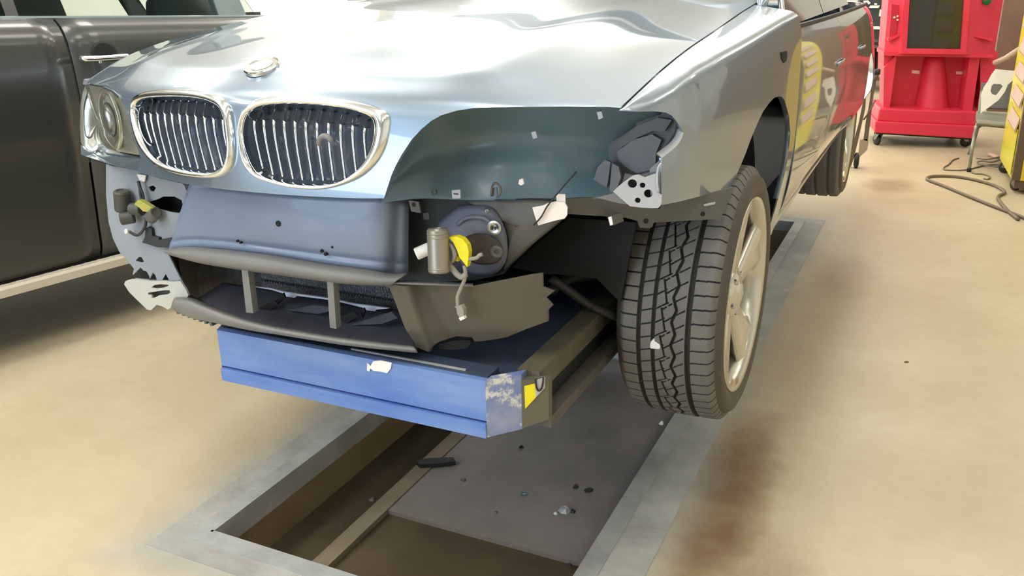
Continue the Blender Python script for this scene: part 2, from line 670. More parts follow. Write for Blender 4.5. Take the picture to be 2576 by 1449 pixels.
# ---------------------------------------------------------------- the blue lift platform
LIFT = thing('lift_platform', (-1.22, 3.4, 0), 'worn blue scissor lift platform raised from the floor pit under the silver car', 'car lift')
YF = 1.57
ZB, ZT = 0.505, 0.649
xl, xr = -1.632, -0.836
LYE = 4.9
b = MB()
b.bbox(xl, xr, YF, YF + .02, ZB + .042, ZT)          # face above the groove
b.bbox(xl, xr, YF - .006, YF + .02, ZB, ZB + .036)   # lip below it
b.bbox(xl, xr, YF + .012, YF + .03, ZB + .03, ZB + .05)
b.build('front_panel', M['lift_blue'], LIFT)
for s, xa, xb in ((-1, xl, -1.652), (1, xr, -0.772)):
    c_ = MB().prism([(xa, YF, ZB), (xa, YF, ZT), (xb, YF + .055, ZT + .004), (xb, YF + .055, ZB + .008)], (0, .03, 0))
    c_.build('corner_plate', M['lift_worn'] if s > 0 else M['lift_blue'], LIFT)
d = MB()
d.bbox(-1.64, -0.78, YF + .085, LYE, ZT - .035, ZT - .02)
d.bbox(xl + .002, xr - .002, YF + .015, YF + .075, ZT - .03, ZT + .003)
d.build('deck', M['lift_blue_dark'], LIFT)
MB().bbox(-1.22, -0.90, YF + .024, YF + .030, ZT + .002, ZT + .006).build('deck_edge_strip', M['frame_steel'], LIFT)
for s, x in ((1, -0.772), (-1, -1.61)):
    r_ = MB()
    if s > 0: r_.prism([(x, YF + .055, ZT - .01), (x + .055 * s, YF + .055 + .03, ZT - .01), (x + .055 * s, YF + .085, ZB + .03), (x, YF + .055, ZB + .01)], (0, .02, 0))
    if s > 0: r_.build('rail_end', M['rail'], LIFT)
    r_ = MB()
    x1_, x2_ = sorted((x - .025 * s, x + .03 * s))
    r_.bbox(x1_, x2_, YF + .09, LYE, ZT - .055, ZT)
    r_.build('side_rail', M['rail'], LIFT)
    x1_, x2_ = sorted((x - .02 * s, x + .016 * s))
    MB().bbox(x1_, x2_, YF + .10, LYE, ZB + .03, ZT - .056).build('side_web', M['black'], LIFT)
    x1_, x2_ = sorted((x - .02 * s, x + (.055 if s > 0 else .03) * s))
    MB().bbox(x1_, x2_, YF + .10, LYE, ZB, ZB + .03).build('bottom_flange', M['flange'], LIFT)
# yellow sticker and the shackle ring at the right corner
RP = ((-.772, YF + .052), (-.717, YF + .082))
st = MB().prism([atq(a_, b_, *RP) for a_, b_ in ((1319, 972), (1346, 966), (1348, 1000), (1321, 1029))], (-.001, .003, 0))
st.build('yellow_label', M['yellow'], LIFT, label='yellow warning sticker')
pb = MB().prism([atq(a_, b_, *RP) for a_, b_ in ((1346, 958), (1371, 950), (1371, 976), (1348, 1000))], (-.001, .004, 0))
pb.build('shackle_plate', M['bracket'], LIFT)
u = [atq(a_, b_, *RP) + Vector((.001, -.003, 0)) for a_, b_ in ((1348, 952), (1349, 968), (1354, 981), (1362, 977), (1366, 962), (1367, 948))]
MB().tube(cr(u, 20), .0022, 8).build('shackle', M['black'], LIFT)
# scissor arms under the deck
sc = MB()
for x in (-1.48, -1.05):
    for (y1, z1, y2, z2) in ((3.5, PD + .06, 4.7, ZB), (3.5, ZB, 4.7, PD + .06)):
        a_, b_ = Vector((x, y1, z1)), Vector((x, y2, z2))
        dv = b_ - a_
        rot = dv.to_track_quat('Y', 'Z').to_matrix()
        sc = MB().box((a_ + b_) / 2, (.05, dv.length, .09), rot)
        sc.build('scissor_arm', M['lift_blue'], LIFT)
for y in (3.5, 4.7):
    MB().tube([(-1.5, y, PD + .07), (-1.03, y, PD + .07)], .03, 12).build('roller_axle', M['frame_steel'], LIFT)

# torn white paper on the front face
p_ = [(925, 912), (933, 920), (940, 908), (958, 906), (986, 912), (984, 926), (975, 938), (958, 934), (940, 932), (933, 926), (930, 934), (924, 931)]
t_ = MB().prism([at(a_, b_, y=YF - .001) for a_, b_ in p_], (0, -.002, 0)).build('paper_scrap', M['white'])
tag(t_, 'torn white paper stuck to the top edge of the blue lift face', 'paper')
M['rad'] = mat('dark_radiator_core', rgb(46, 46, 50), 0.5, 0.3, noise=60, col2=rgb(72, 72, 76))
M['fins'] = mat('dusty_fins', rgb(70, 70, 74), 0.5, 0.3, noise=220, col2=rgb(176, 176, 182))
M['seal'] = mat('white_seal', rgb(226, 230, 246), 0.5)
M['tray'] = mat('dark_blue_grey_tray', rgb(66, 68, 80), 0.5, noise=7, col2=rgb(78, 80, 94))
M['support'] = mat('dark_slate_support', rgb(54, 58, 60), 0.55)
M['shield'] = mat('dull_grey_shield', rgb(86, 84, 80), 0.5, noise=6, col2=rgb(96, 94, 89))
M['mount'] = mat('blue_grey_mount', rgb(102, 106, 120), 0.5, noise=6, col2=rgb(116, 120, 134))
M['recess'] = mat('brown_dark_recess', rgb(60, 54, 48), 0.6)
M['horn'] = mat('dark_grey_housing', rgb(72, 72, 68), 0.5)
M['old_yellow'] = mat('dull_yellow_plastic', rgb(168, 166, 84), 0.5)
M['dark2'] = mat('oily_steel', rgb(58, 56, 52), 0.5, 0.3)
M['board'] = mat('pale_running_board', rgb(196, 190, 172), 0.5)
M['suv_in'] = mat('dark_cabin', rgb(60, 66, 64), 0.7)
M['suv_glass'] = mat('clear_side_glass', rgb(215, 226, 222), 0.02, trans=1.0, ior=1.05)
M['suv_pillar'] = mat('grey_teal_pillar', rgb(112, 126, 126), 0.35, coat=0.5)
M['white_car'] = mat('white_car_paint', rgb(236, 236, 238), 0.3, coat=1.0)
M['pale_pink'] = mat('pale_plastic', rgb(240, 206, 196), 0.5)
M['red_dark'] = mat('red_recess', rgb(190, 40, 60), 0.5)
M['green'] = mat('green_plastic', rgb(40, 110, 50), 0.4)
M['brown_post'] = mat('brown_post', rgb(96, 78, 58), 0.5)
M['pinkish'] = mat('pinkish_grey_plastic', rgb(196, 168, 148), 0.5)
M['chair_back'] = mat('dark_grey_chair_back', rgb(98, 98, 92), 0.5)
M['chair_leg'] = mat('grey_green_tube', rgb(140, 140, 128), 0.35, 0.4)
M['cable'] = mat('grey_cable', rgb(118, 110, 96), 0.6)
M['steel_brown'] = mat('brown_steel', rgb(112, 98, 84), 0.45, 0.3)
M['steel_tan'] = mat('tan_steel', rgb(172, 158, 136), 0.45, 0.2)
M['inner_light'] = mat('violet_grey_pressing', rgb(108, 108, 115), 0.5, noise=5, col2=rgb(119, 119, 127))

# ---------------------------------------------------------------- the silver car
CAR = thing('car', (XC, 3.6, 0), 'silver-blue saloon car without its front bumper, jacked up on the blue lift', 'car')
Cp = [(1.470, 1.02), (1.474, 1.09), (1.485, 1.16), (1.497, 1.222), (1.506, 1.26), (1.524, 1.284), (1.565, 1.310), (1.60, 1.328), (1.70, 1.355), (1.90, 1.388), (2.15, 1.413), (2.5, 1.438), (2.9, 1.455), (3.3, 1.468)]
Er = [(1.59, 1.02), (1.60, 1.09), (1.613, 1.16), (1.63, 1.215), (1.645, 1.243), (1.665, 1.258), (1.74, 1.272), (1.816, 1.285), (1.93, 1.304), (2.06, 1.322), (2.204, 1.339), (2.455, 1.363), (2.8, 1.398), (3.3, 1.440)]
El = [(1.70, 1.02), (1.71, 1.09), (1.72, 1.16), (1.745, 1.215), (1.768, 1.24), (1.795, 1.251), (1.85, 1.273), (1.896, 1.290), (1.95, 1.307), (2.02, 1.324), (2.178, 1.352), (2.40, 1.378), (2.65, 1.405), (3.2, 1.445)]
NT, NS = 72, 90


def prof(pts):
    return cr([(0, a, b_) for a, b_ in pts], NT)


PC, PR, PL = prof(Cp), prof(Er), prof(El)
hv, hf = [], []
for j in range(NS):
    s = -0.84 + 1.68 * j / (NS - 1)
    wgt = abs(s / 0.84) ** 1.7
    E_ = PR if s > 0 else PL
    for i in range(NT):
        p = PC[i].lerp(E_[i], wgt)
        # soft crease running back from each headlamp corner
        cz = 0.010 * math.exp(-((abs(s) - 0.52) / 0.10) ** 2) * min(1, max(0, (i - 24) / 14))
        hv.append(Vector((XC + s, p.y, p.z + cz)))
for j in range(NS - 1):
    for i in range(NT - 1):
        hf.append((j * NT + i, (j + 1) * NT + i, (j + 1) * NT + i + 1, j * NT + i + 1))
HOOD_BVH = BVHTree.FromPolygons([tuple(v) for v in hv], hf)


def hit(bvh, px, py, default=None):
    d = Vector(ray(px, py)).normalized()
    loc, nor, idx, dist = bvh.ray_cast(Vector(CAM), d)
    if loc is None:
        if default is not None:
            return Vector(default)
        n, _, _, _ = bvh.find_nearest(Vector(CAM) + d * 2.4)
        # march along the ray to its closest approach
        best, bd = n, 9
        for k in range(200):
            q = Vector(CAM) + d * (1.2 + k * 0.012)
            n, _, _, dd = bvh.find_nearest(q)
            if dd < bd:
                best, bd = n, dd
        return best
    return loc


hood = mesh('hood', hv, hf, M['paint'], CAR, True)
solidify(hood, 0.012, -1)
# make sure the thickness lies behind the skin
KR_O = [(1240, 210), (1300, 172), (1500, 146), (1800, 155), (2100, 185), (2300, 225), (2450, 280), (2505, 340), (2512, 430), (2480, 600), (2400, 760), (2250, 900), (2050, 985), (1850, 1020), (1600, 1000), (1400, 950), (1280, 900), (1200, 825), (1155, 720), (1130, 560), (1125, 450), (1150, 330), (1190, 255)]
KR_I = [(1260, 285), (1320, 255), (1500, 232), (1800, 238), (2080, 272), (2230, 310), (2320, 350), (2352, 400), (2360, 470), (2345, 590), (2300, 710), (2215, 830), (2060, 935), (1860, 967), (1620, 955), (1430, 908), (1310, 865), (1240, 800), (1195, 700), (1165, 560), (1162, 460), (1180, 370), (1215, 315)]
KL_O = [(150, 175), (200, 130), (300, 100), (450, 86), (650, 92), (800, 112), (900, 140), (980, 185), (1032, 260), (1052, 400), (1070, 560), (1070, 700), (1045, 820), (975, 890), (870, 914), (700, 905), (550, 878), (400, 825), (285, 720), (200, 600), (152, 450), (130, 320), (132, 230)]
KL_I = [(185, 215), (225, 190), (310, 172), (450, 164), (650, 170), (790, 192), (880, 225), (945, 275), (985, 390), (1008, 540), (1012, 690), (990, 785), (930, 838), (845, 858), (710, 848), (570, 820), (430, 772), (330, 700), (255, 600), (205, 480), (178, 370), (166, 300), (168, 250)]


def kpx(q):
    return (300 + q[0] / 3.68, 200 + q[1] / 3.68)


FWD = Vector((0, -1, 0.12)).normalized()


def xz_prism(pts, y0=1.2, y1=1.95):
    mb_ = MB().prism([(p.x, y0, p.z) for p in pts], (0, y1 - y0, 0))
    return mb_.build('cutter', None)


kid = []
for side, O, I in (('right', KR_O, KR_I), ('left', KL_O, KL_I)):
    o3 = crc([hit(HOOD_BVH, *kpx(q)) for q in O], 72)
    i3 = crc([hit(HOOD_BVH, *kpx(q)) for q in I], 72)
    kid.append((side, o3, i3))
R_EDGE = [(966, 499), (976, 468), (985, 440), (997, 414), (1010, 390), (1035, 352), (1060, 325), (1085, 304), (1110, 290), (1150, 278), (1190, 272), (1240, 270), (1300, 269), (1430, 268), (1530, 269), (1560, 271)]
L_EDGE = [(207, 203), (228, 210), (263, 217), (288, 227), (300, 240), (306, 250), (315, 275), (325, 308), (333, 337), (343, 366), (354, 399), (346, 430)]
B_EDGE = [(346, 430), (400, 447), (480, 465), (600, 480), (700, 489), (800, 495), (900, 499), (966, 499)]
re_ = [hit(HOOD_BVH, *q) for q in R_EDGE]
le_ = [hit(HOOD_BVH, *q) for q in L_EDGE]
be_ = [hit(HOOD_BVH, *q) for q in B_EDGE]
cr_ = re_ + [Vector((-0.50, 0, re_[-1].z)), Vector((-0.50, 0, 0.9)), Vector((re_[0].x, 0, 0.9))]
cl_ = [Vector((-2.30, 0, le_[0].z + .001))] + le_ + [Vector((le_[-1].x, 0, 0.9)), Vector((-2.30, 0, 0.9))]
cb_ = be_ + [Vector((be_[-1].x + .002, 0, 0.9)), Vector((be_[0].x - .002, 0, 0.9))]
cut(hood, [xz_prism(crc([a_.lerp(b_, .5) for a_, b_ in zip(o3, i3)], 72)) for _, o3, i3 in kid] + [xz_prism(cr_), xz_prism(cl_), xz_prism(cb_)])
hood.data.shade_smooth()
hood.data.set_sharp_from_angle(angle=math.radians(40))

# emblem: round badge with a chrome rim
e0 = hit(HOOD_BVH, 660, 168)
_, en, _, _ = HOOD_BVH.find_nearest(e0)
en = en if en.z > 0 else -en
em = MB().lathe([(0.001, .004), (.036, .004), (.038, .006), (.041, .006), (.043, .003), (.043, -.004)], e0, en, 40).build('emblem', M['chrome'], CAR, angle=30, label='round chrome badge, washed out by the light')
e1 = Vector((1, 0, 0)) - en * en.x
e1.normalize()
e2 = en.cross(e1)
for q in range(4):
    pts = [e0 + en * .0045]
    for k in range(9):
        th = math.pi / 2 * (q + k / 8)
        pts.append(e0 + en * .0045 + (e1 * math.cos(th) + e2 * math.sin(th)) * .026)
    MB().prism(pts, en * .0012).build('badge_quarter', M['bracket'] if q % 2 == 0 else M['white'], em)

# kidney grilles: chrome frame, dark backing, eleven upright slats each
SR = [((1235, 335), (1225, 385), (1290, 830)), ((1340, 275), (1315, 385), (1385, 885)), ((1440, 260), (1407, 385), (1475, 905)), ((1540, 258), (1503, 395), (1570, 925)), ((1643, 260), (1603, 400), (1660, 935)), ((1745, 268), (1703, 405), (1755, 942)), ((1850, 270), (1808, 415), (1853, 942)), ((1957, 285), (1915, 415), (1948, 940)), ((2065, 305), (2027, 425), (2055, 935)), ((2170, 330), (2140, 435), (2160, 900)), ((2272, 365), (2252, 455), (2252, 775))]
SL = [((225, 215), (215, 320), (262, 590)), ((285, 200), (268, 325), (342, 705)), ((350, 192), (330, 325), (410, 760)), ((420, 188), (396, 325), (480, 785)), ((490, 188), (462, 328), (548, 802)), ((562, 190), (533, 335), (620, 815)), ((635, 195), (605, 342), (690, 828)), ((712, 205), (682, 350), (768, 838)), ((792, 220), (764, 360), (848, 842)), ((868, 240), (847, 370), (925, 838)), ((945, 300), (935, 380), (995, 785))]
for (side, o3, i3), SLT in zip(kid, (SR, SL)):
    cen = sum(i3, Vector()) / len(i3)
    rows = []
    for f, off in ((0.0, -.004), (0.03, .006), (.22, .014), (.5, .016), (.78, .012), (.97, .004), (1.02, -.010), (1.04, -.035)):
        rows.append([a_.lerp(b_, f) + FWD * off for a_, b_ in zip(o3, i3)])
    fr = MB().loft(rows, True)
    g = fr.build('kidney_grille', M['chrome'], CAR, True, 'chrome framed kidney grille')
    bk = [p + (p - cen) * .03 - FWD * .045 for p in i3]
    ctr = cen - FWD * .075
    MB().loft([bk, [p.lerp(ctr, .35) - FWD * .02 for p in bk], [p.lerp(ctr, .7) - FWD * .03 for p in bk], [p.lerp(ctr, .98) - FWD * .03 for p in bk]], True).build('grille_backing', M['grille_black'], g, True)
    for (t_, k_, b_) in SLT:
        T = hit(HOOD_BVH, *kpx(t_)) - FWD * .040
        K = hit(HOOD_BVH, *kpx(k_)) - FWD * .006
        B = hit(HOOD_BVH, *kpx(b_)) - FWD * .012
        # re-aim the set-back top so that it lies on its own sight line
        dT = Vector(ray(*kpx(t_)))
        T = Vector(CAM) + dT * ((T.y) / dT.y)
        line = [T, T.lerp(K, .5) + FWD * .002, T.lerp(K, .85) + FWD * .003, K, K.lerp(B, .12) + FWD * .003, K.lerp(B, .4) + FWD * .004, K.lerp(B, .75) + FWD * .002, B]
        wd = [.0008, .0009, .0014, .0036, .0030, .0018, .0017, .0020]
        line = cr(line, 22)
        wds = np.interp(np.linspace(0, 7, 22), range(8), wd)
        rows = []
        for p, w_ in zip(line, wds):
            bkv = -FWD * .026
            rows.append([p + Vector((-w_, 0, 0)) - FWD * .003, p + Vector((-w_ * .4, 0, 0)), p + Vector((w_ * .4, 0, 0)), p + Vector((w_, 0, 0)) - FWD * .003, p + Vector((.0010, 0, 0)) + bkv, p + Vector((-.0010, 0, 0)) + bkv])
        sl_ = MB().loft(rows, True)
        sl_.f += [list(range(6))[::-1], [126 + q_ for q_ in range(6)]]
        sl_.build('slat', M['chrome'], g, True)
    if side == 'right':
        c_ = hit(HOOD_BVH, 821, 362) + FWD * .002
        pts = []
        arc = [c_ + Vector((math.cos(a_) * .017, 0, math.sin(a_) * .017)) for a_ in np.linspace(math.radians(10), math.radians(200), 12)]
        MB().tube(arc, [.003] + [.0065] * 10 + [.003], 8).build('sensor_bracket', M['lip'], g, True, label='grey arched bracket on one slat')

# ---- left headlamp
def patch(outline, cen, bulge, rings=6, power=2):
    rows = []
    for i in range(rings + 1):
        r = 1 - i / rings
        r = max(r, .01)
        rows.append([cen.lerp(p, r) + bulge * (1 - r ** power) for p in outline])
    return rows


LY, LK = 1.50, 0.275
lens_px = [(213, 211), (240, 213), (263, 218), (288, 228), (303, 244), (315, 275), (325, 308), (333, 337), (345, 368), (352, 393), (300, 383), (250, 367), (245, 378), (232, 385), (215, 379), (203, 363), (199, 320), (201, 260), (206, 230)]
lens = [atc(a_, b_, LY, LK) for a_, b_ in lens_px]
cen = sum(lens, Vector()) / len(lens)
outward = Vector((-.35, -1, .05)).normalized()
HL = MB().loft(patch(lens, cen, outward * .018), True)
HLo = HL.build('headlamp', M['lamp_lens'], CAR, True, 'clear headlamp with silver bowl, still fitted')
bowl = [p + (cen - p) * .03 - outward * .012 for p in lens]
MB().loft(patch(bowl, cen, -outward * .085, 7, 2.5), True).build('lamp_bowl', M['lamp_bowl'], HLo, True)
pc = atc(270, 300, LY, LK) - outward * .035
MB().lathe([(.084, -.012), (.080, .004), (.074, .008), (.066, .0), (.056, -.03)], pc, outward, 32, cap=False).build('projector_ring', M['lamp_bowl'], HLo, True)
MB().lathe([(.046, -.012), (.043, .004), (.034, .018), (.020, .026), (.001, .029)], pc, outward, 28).build('projector_lens', M['satin'], HLo, True)
pc2 = atc(228, 350, LY, LK) - outward * .02
MB().lathe([(.030, 0), (.028, .008), (.024, .008), (.018, -.01), (.001, -.012)], pc2, outward, 24).build('side_lamp', M['lamp_bowl'], HLo, True)
trim_px = [(250, 367), (356, 400), (352, 414), (346, 430), (300, 421), (267, 414), (238, 404), (204, 389), (203, 366), (215, 381), (232, 387), (245, 380)]
tp = [atc(a_, b_, LY - .004, LK) for a_, b_ in trim_px]
MB().prism(tp, (-.008, .05, 0)).build('headlamp_trim', M['paint'], CAR)
# rear rim of the lamp hole under the hood edge
MB().prism([atc(a_, b_, LY + .012, LK) for a_, b_ in [(211, 199), (230, 205), (266, 212), (292, 222), (306, 238), (303, 246), (288, 231), (263, 221), (228, 214), (208, 212)]], (0, .04, 0)).build('lamp_gasket', M['inner_grey'], CAR)

# ---- right fender
ZE = lambda y: float(np.interp(y, [p[0] for p in Er[5:]], [p[1] for p in Er[5:]]))
XF = lambda y: float(np.interp(y, [1.60, 1.66, 1.76, 1.86, 1.98, 2.12, 2.3, 2.5, 3.0], [-.556, -.540, -.508, -.486, -.470, -.458, -.445, -.430, -.3935]))
fv, ff = [], []
ys = np.linspace(1.645, 2.965, 100)
for y in ys:
    ze, xf = ZE(y), XF(y)
    bl = min(1, max(0, (y - 1.66) / .35))
    pts = [(XC + .8445, ze - .001), (XC + .8445 + (xf - XC - .8445) * .35, ze - .004 - .006 * bl), (xf - .032 * bl, ze - .026), (xf - .012 * bl, ze - .07), (xf - .004, ze - .14), (xf, 1.05), (xf - .001, .96), (xf - .010, .86), (xf - .026, .76), (xf - .05, .66)]
    ln = cr([(x, y, z) for x, z in pts], 44)
    fv += ln
for j in range(99):
    for i in range(43):
        ff.append((j * 44 + i, j * 44 + i + 1, (j + 1) * 44 + i + 1, (j + 1) * 44 + i))
F_BVH = BVHTree.FromPolygons([tuple(v) for v in fv], ff)
fender = mesh('front_fender', fv, ff, M['paint'], CAR, True)
solidify(fender, 0.005, -1)
notch_px = [(1563, 279), (1603, 281), (1646, 280), (1675, 283), (1690, 291), (1701, 304), (1713, 321), (1719, 334), (1712, 352), (1700, 368), (1680, 385), (1664, 397), (1663, 440), (1664, 516)]
arch_px = [(1664, 516), (1700, 509), (1760, 494), (1843, 471), (1858, 428), (1875, 388), (1890, 347), (1907, 307), (1920, 280), (1936, 258), (1948, 246), (1959, 242), (1967, 244), (1974, 253), (1985, 292), (1988, 336), (1983, 382), (1977, 423), (1966, 466), (1957, 500)]
nh = [hit(F_BVH, *q) for q in notch_px]
ah = [hit(F_BVH, *q) for q in arch_px]


def yz_prism(pts, x0=-.75, x1=-.25):
    return MB().prism([(x0, p.y, p.z) for p in pts], (x1 - x0, 0, 0)).build('cutter', None)


cut(fender, [yz_prism([Vector((0, 1.5, nh[0].z))] + nh + [Vector((0, nh[-1].y, .5)), Vector((0, 1.5, .5))]),
             yz_prism(ah + [Vector((0, ah[-1].y, .5)), Vector((0, ah[0].y - .01, .5))])], True)
if DEBUG:
    print('FENDER', len(fender.data.polygons), [tuple(round(q, 2) for q in v) for v in fender.bound_box][::3])
fender.data.shade_smooth()
fender.data.set_sharp_from_angle(angle=math.radians(40))
arc3 = cr(ah[3:], 50)
MB().loft([[p for p in arc3], [p + Vector((-.006, 0, 0)) - Vector((0, .002, 0)) for p in arc3], [p + Vector((-.016, 0, 0)) for p in arc3]]).build('arch_lip', M['paint'], CAR, True)
fl = [hit(F_BVH, *q) for q in ((1719, 334), (1712, 352), (1700, 368), (1680, 385), (1664, 397))]
fl = cr(fl, 14)
MB().loft([[p + Vector((.001, -.001, 0)) for p in fl], [p + Vector((-.010, -.006, .010)) for p in fl], [p + Vector((-.014, -.001, .006)) for p in fl], [p + Vector((0, .004, -.004)) for p in fl]], False).build('fender_flange', M['bracket'], CAR, True)  # paler than the body paint, highlight of the lit edge put into the colour
sm = hit(F_BVH, 1971, 143)
MB().prism([hit(F_BVH, a_, b_) + Vector((.002, 0, 0)) for a_, b_ in ((1963, 132), (1978, 128), (1979, 142), (1976, 155), (1970, 158), (1965, 148))], (-.006, 0, 0)).build('side_marker_hole', M['dark'], CAR, label='dark hole where the side marker was')
ft = [hit(F_BVH, 1663, 402), hit(F_BVH, 1664, 514)]
MB().prism([ft[0] + Vector((-.002, -.001, 0)), ft[1] + Vector((-.002, -.001, 0)), ft[1] + Vector((-.022, -.006, 0)), ft[0] + Vector((-.022, -.006, -.02))], (0, .003, 0)).build('fender_return', M['paint'], CAR)

# ---- doors, quarter panel, sill
SEC = [(-.462, 1.325), (-.430, 1.28), (-.408, 1.20), (-.398, 1.10), (-.394, 1.0), (-.397, .90), (-.406, .82), (-.424, .745), (-.446, .70)]


def side_panel(name, y0, y1, n=14, arch=None, tail=False):
    v, f = [], []
    ln0 = cr([(x, 0, z) for x, z in SEC], 40)
    ysx = np.linspace(y0, y1, n)
    for y in ysx:
        tk = 0.0
        if tail:
            u = max(0, (y - 5.6) / (6.55 - 5.6))
            tk = .20 * u ** 3
        fl_ = .026 * math.exp(-((y - 5.25) / .55) ** 2)
        tp = -.05 * max(0, (y - 5.3) / 1.2)
        bow = .050 * max(0.0, 1 - ((y - 5.0) / 2.03) ** 2)
        for p in ln0:
            v.append(Vector((p.x + bow * min(1, max(0, (p.z - .70) / .16)) - tk + fl_ * math.exp(-((p.z - .85) / .2) ** 2) + tp * max(0, (p.z - .9) / .4), y, p.z)))
    for j in range(n - 1):
        for i in range(39):
            f.append((j * 40 + i, j * 40 + i + 1, (j + 1) * 40 + i + 1, (j + 1) * 40 + i))
    o = mesh(name, v, f, M['paint'], CAR, True)
    solidify(o, .003, -1)
    o.data.set_sharp_from_angle(angle=math.radians(40))
    if arch:
        yc, zc, r = arch
        pts = [Vector((0, yc + r * math.cos(a_), zc + r * math.sin(a_))) for a_ in np.linspace(0, math.pi, 30)]
        pts += [Vector((0, yc - r, .4)), Vector((0, yc + r, .4))]
        cut(o, [yz_prism(pts)])
        o.data.shade_smooth()
        o.data.set_sharp_from_angle(angle=math.radians(40))
    return o


side_panel('front_door', 2.969, 4.082)
side_panel('rear_door', 4.086, 4.862)
side_panel('rear_quarter_panel', 4.866, 6.55, 60, (5.27, .70, .385), True)
sill = MB().loft([[Vector((x, y, z)) for x, z in ((-.447, .706), (-.440, .69), (-.452, .660), (-.52, .640), (-.70, .645), (-.72, .70))] for y in np.linspace(2.88, 4.92, 8)])
sill.build('side_sill', M['paint'], CAR, True)
MB().tube([(-.466 + .050 * max(0.0, 1 - ((y - 5.0) / 2.03) ** 2), y, 1.332) for y in np.linspace(2.99, 5.6, 14)], .009, 8).build('belt_moulding', M['black'], CAR)
for nm, y0, y1 in (('front_door_handle', 3.80, 4.0), ('rear_door_handle', 4.62, 4.80)):
    y0_ = .050 * max(0.0, 1 - ((y0 - 5.0) / 2.03) ** 2)
    pts = cr([(-.402, y0, 1.155), (-.392, y0 + .03, 1.16), (-.388, (y0 + y1) / 2, 1.16), (-.392, y1 - .03, 1.16), (-.402, y1, 1.155)], 14)
    pts = [p + Vector((y0_, 0, 0)) for p in pts]
    MB().tube(pts, .006, 8).build(nm, M['paint'], CAR, True)
# greenhouse (mostly above the frame)
for nm, q in (('front_side_window', [(-.475, 3.02, 1.335), (-.475, 4.08, 1.34), (-.66, 4.05, 1.80), (-.64, 3.62, 1.76)]),
              ('rear_side_window', [(-.475, 4.10, 1.34), (-.475, 5.15, 1.345), (-.66, 4.95, 1.78), (-.66, 4.08, 1.80)]),
              ('windscreen', [(-.62, 2.95, 1.44), (-2.18, 3.03, 1.44), (-2.06, 3.75, 1.83), (-.74, 3.70, 1.83)])):
    MB().prism(q, (-.006, 0, 0) if 'side' in nm else (0, .006, .004)).build(nm, M['tint'], CAR)
MB().tube(cr([(-.535, 2.97, 1.40), (-.55, 3.1, 1.47), (-.61, 3.42, 1.66), (-.68, 3.72, 1.82)], 16), list(np.linspace(.016, .03, 16)), 10).build('windscreen_pillar', M['paint'], CAR, True)
MB().tube(cr([(-.462, 2.96, 1.335), (-.475, 3.02, 1.38), (-.53, 3.2, 1.53), (-.60, 3.45, 1.68)], 14), .009, 8).build('window_trim', M['satin'], CAR, True)
sheet('roof', [[(-2.10, 3.72, 1.82), (-1.4, 3.65, 1.88), (-.70, 3.72, 1.82)], [(-2.12, 4.4, 1.85), (-1.4, 4.4, 1.91), (-.68, 4.4, 1.85)], [(-2.08, 5.1, 1.80), (-1.4, 5.2, 1.86), (-.72, 5.1, 1.80)]], M['paint'], CAR, .01, 20)
sheet('tail_panel', [[(-2.2, 6.3, 1.30), (-1.4, 6.5, 1.32), (-.66, 6.52, 1.30)], [(-2.2, 6.35, 1.0), (-1.4, 6.6, 1.0), (-.60, 6.55, 1.0)], [(-2.2, 6.3, .7), (-1.4, 6.5, .7), (-.66, 6.52, .7)]], M['paint'], CAR, .01, 20)
sheet('boot_lid', [[(-2.2, 5.5, 1.36), (-1.4, 5.5, 1.40), (-.52, 5.5, 1.36)], [(-2.2, 6.3, 1.32), (-1.4, 6.45, 1.34), (-.64, 6.5, 1.31)]], M['paint'], CAR, .01, 20)
# left body side, seen only by the lamps and the floor
sheet('left_front_fender', [[(-2.243, 1.81, 1.245), (-2.243, 2.02, 1.318), (-2.243, 2.4, 1.374), (-2.243, 3.0, 1.425)], [(-2.29, 1.84, 1.17), (-2.33, 2.05, 1.20), (-2.36, 2.4, 1.22), (-2.37, 3.0, 1.22)], [(-2.27, 1.86, 1.02), (-2.34, 2.05, 1.02), (-2.385, 2.4, 1.08), (-2.40, 3.0, 1.0)]], M['paint'], CAR, .006, 24)
sheet('left_body_side', [[(-2.25, 3.005, 1.425), (-2.32, 4.0, 1.34), (-2.30, 6.3, 1.30)], [(-2.40, 3.005, 1.1), (-2.40, 4.0, 1.0), (-2.36, 6.3, 1.0)], [(-2.36, 3.005, .72), (-2.36, 4.0, .70), (-2.30, 6.3, .7)]], M['paint'], CAR, .01, 24)
# mass of the engine bay and floor pan
und = MB().bbox(-2.15, -.98, 2.15, 2.95, .72, 1.22)
und.bbox(-2.28, -.50, 2.98, 6.3, .66, .78)
und.bbox(-2.20, -1.02, 1.98, 3.0, .655, .73)
und.build('underbody', M['dark'], CAR)
# wheel arch liners
for nm, yc, zc, r in (('front_arch_liner', 2.46, .735, .44), ('rear_arch_liner', 5.27, .72, .43)):
    a0 = -.25 if nm.startswith('f') else -.1
    rows = [[Vector((x, yc + r * math.cos(a_), zc + r * math.sin(a_))) for a_ in np.linspace(a0, 2.5, 30)] for x in ((-.50 if nm.startswith('f') else -.452), -.7, -.98)]
    l_ = MB().loft(rows)
    l_.add(rows[-1], [list(range(30))])
    l_.build(nm, M['dark'], CAR, True)


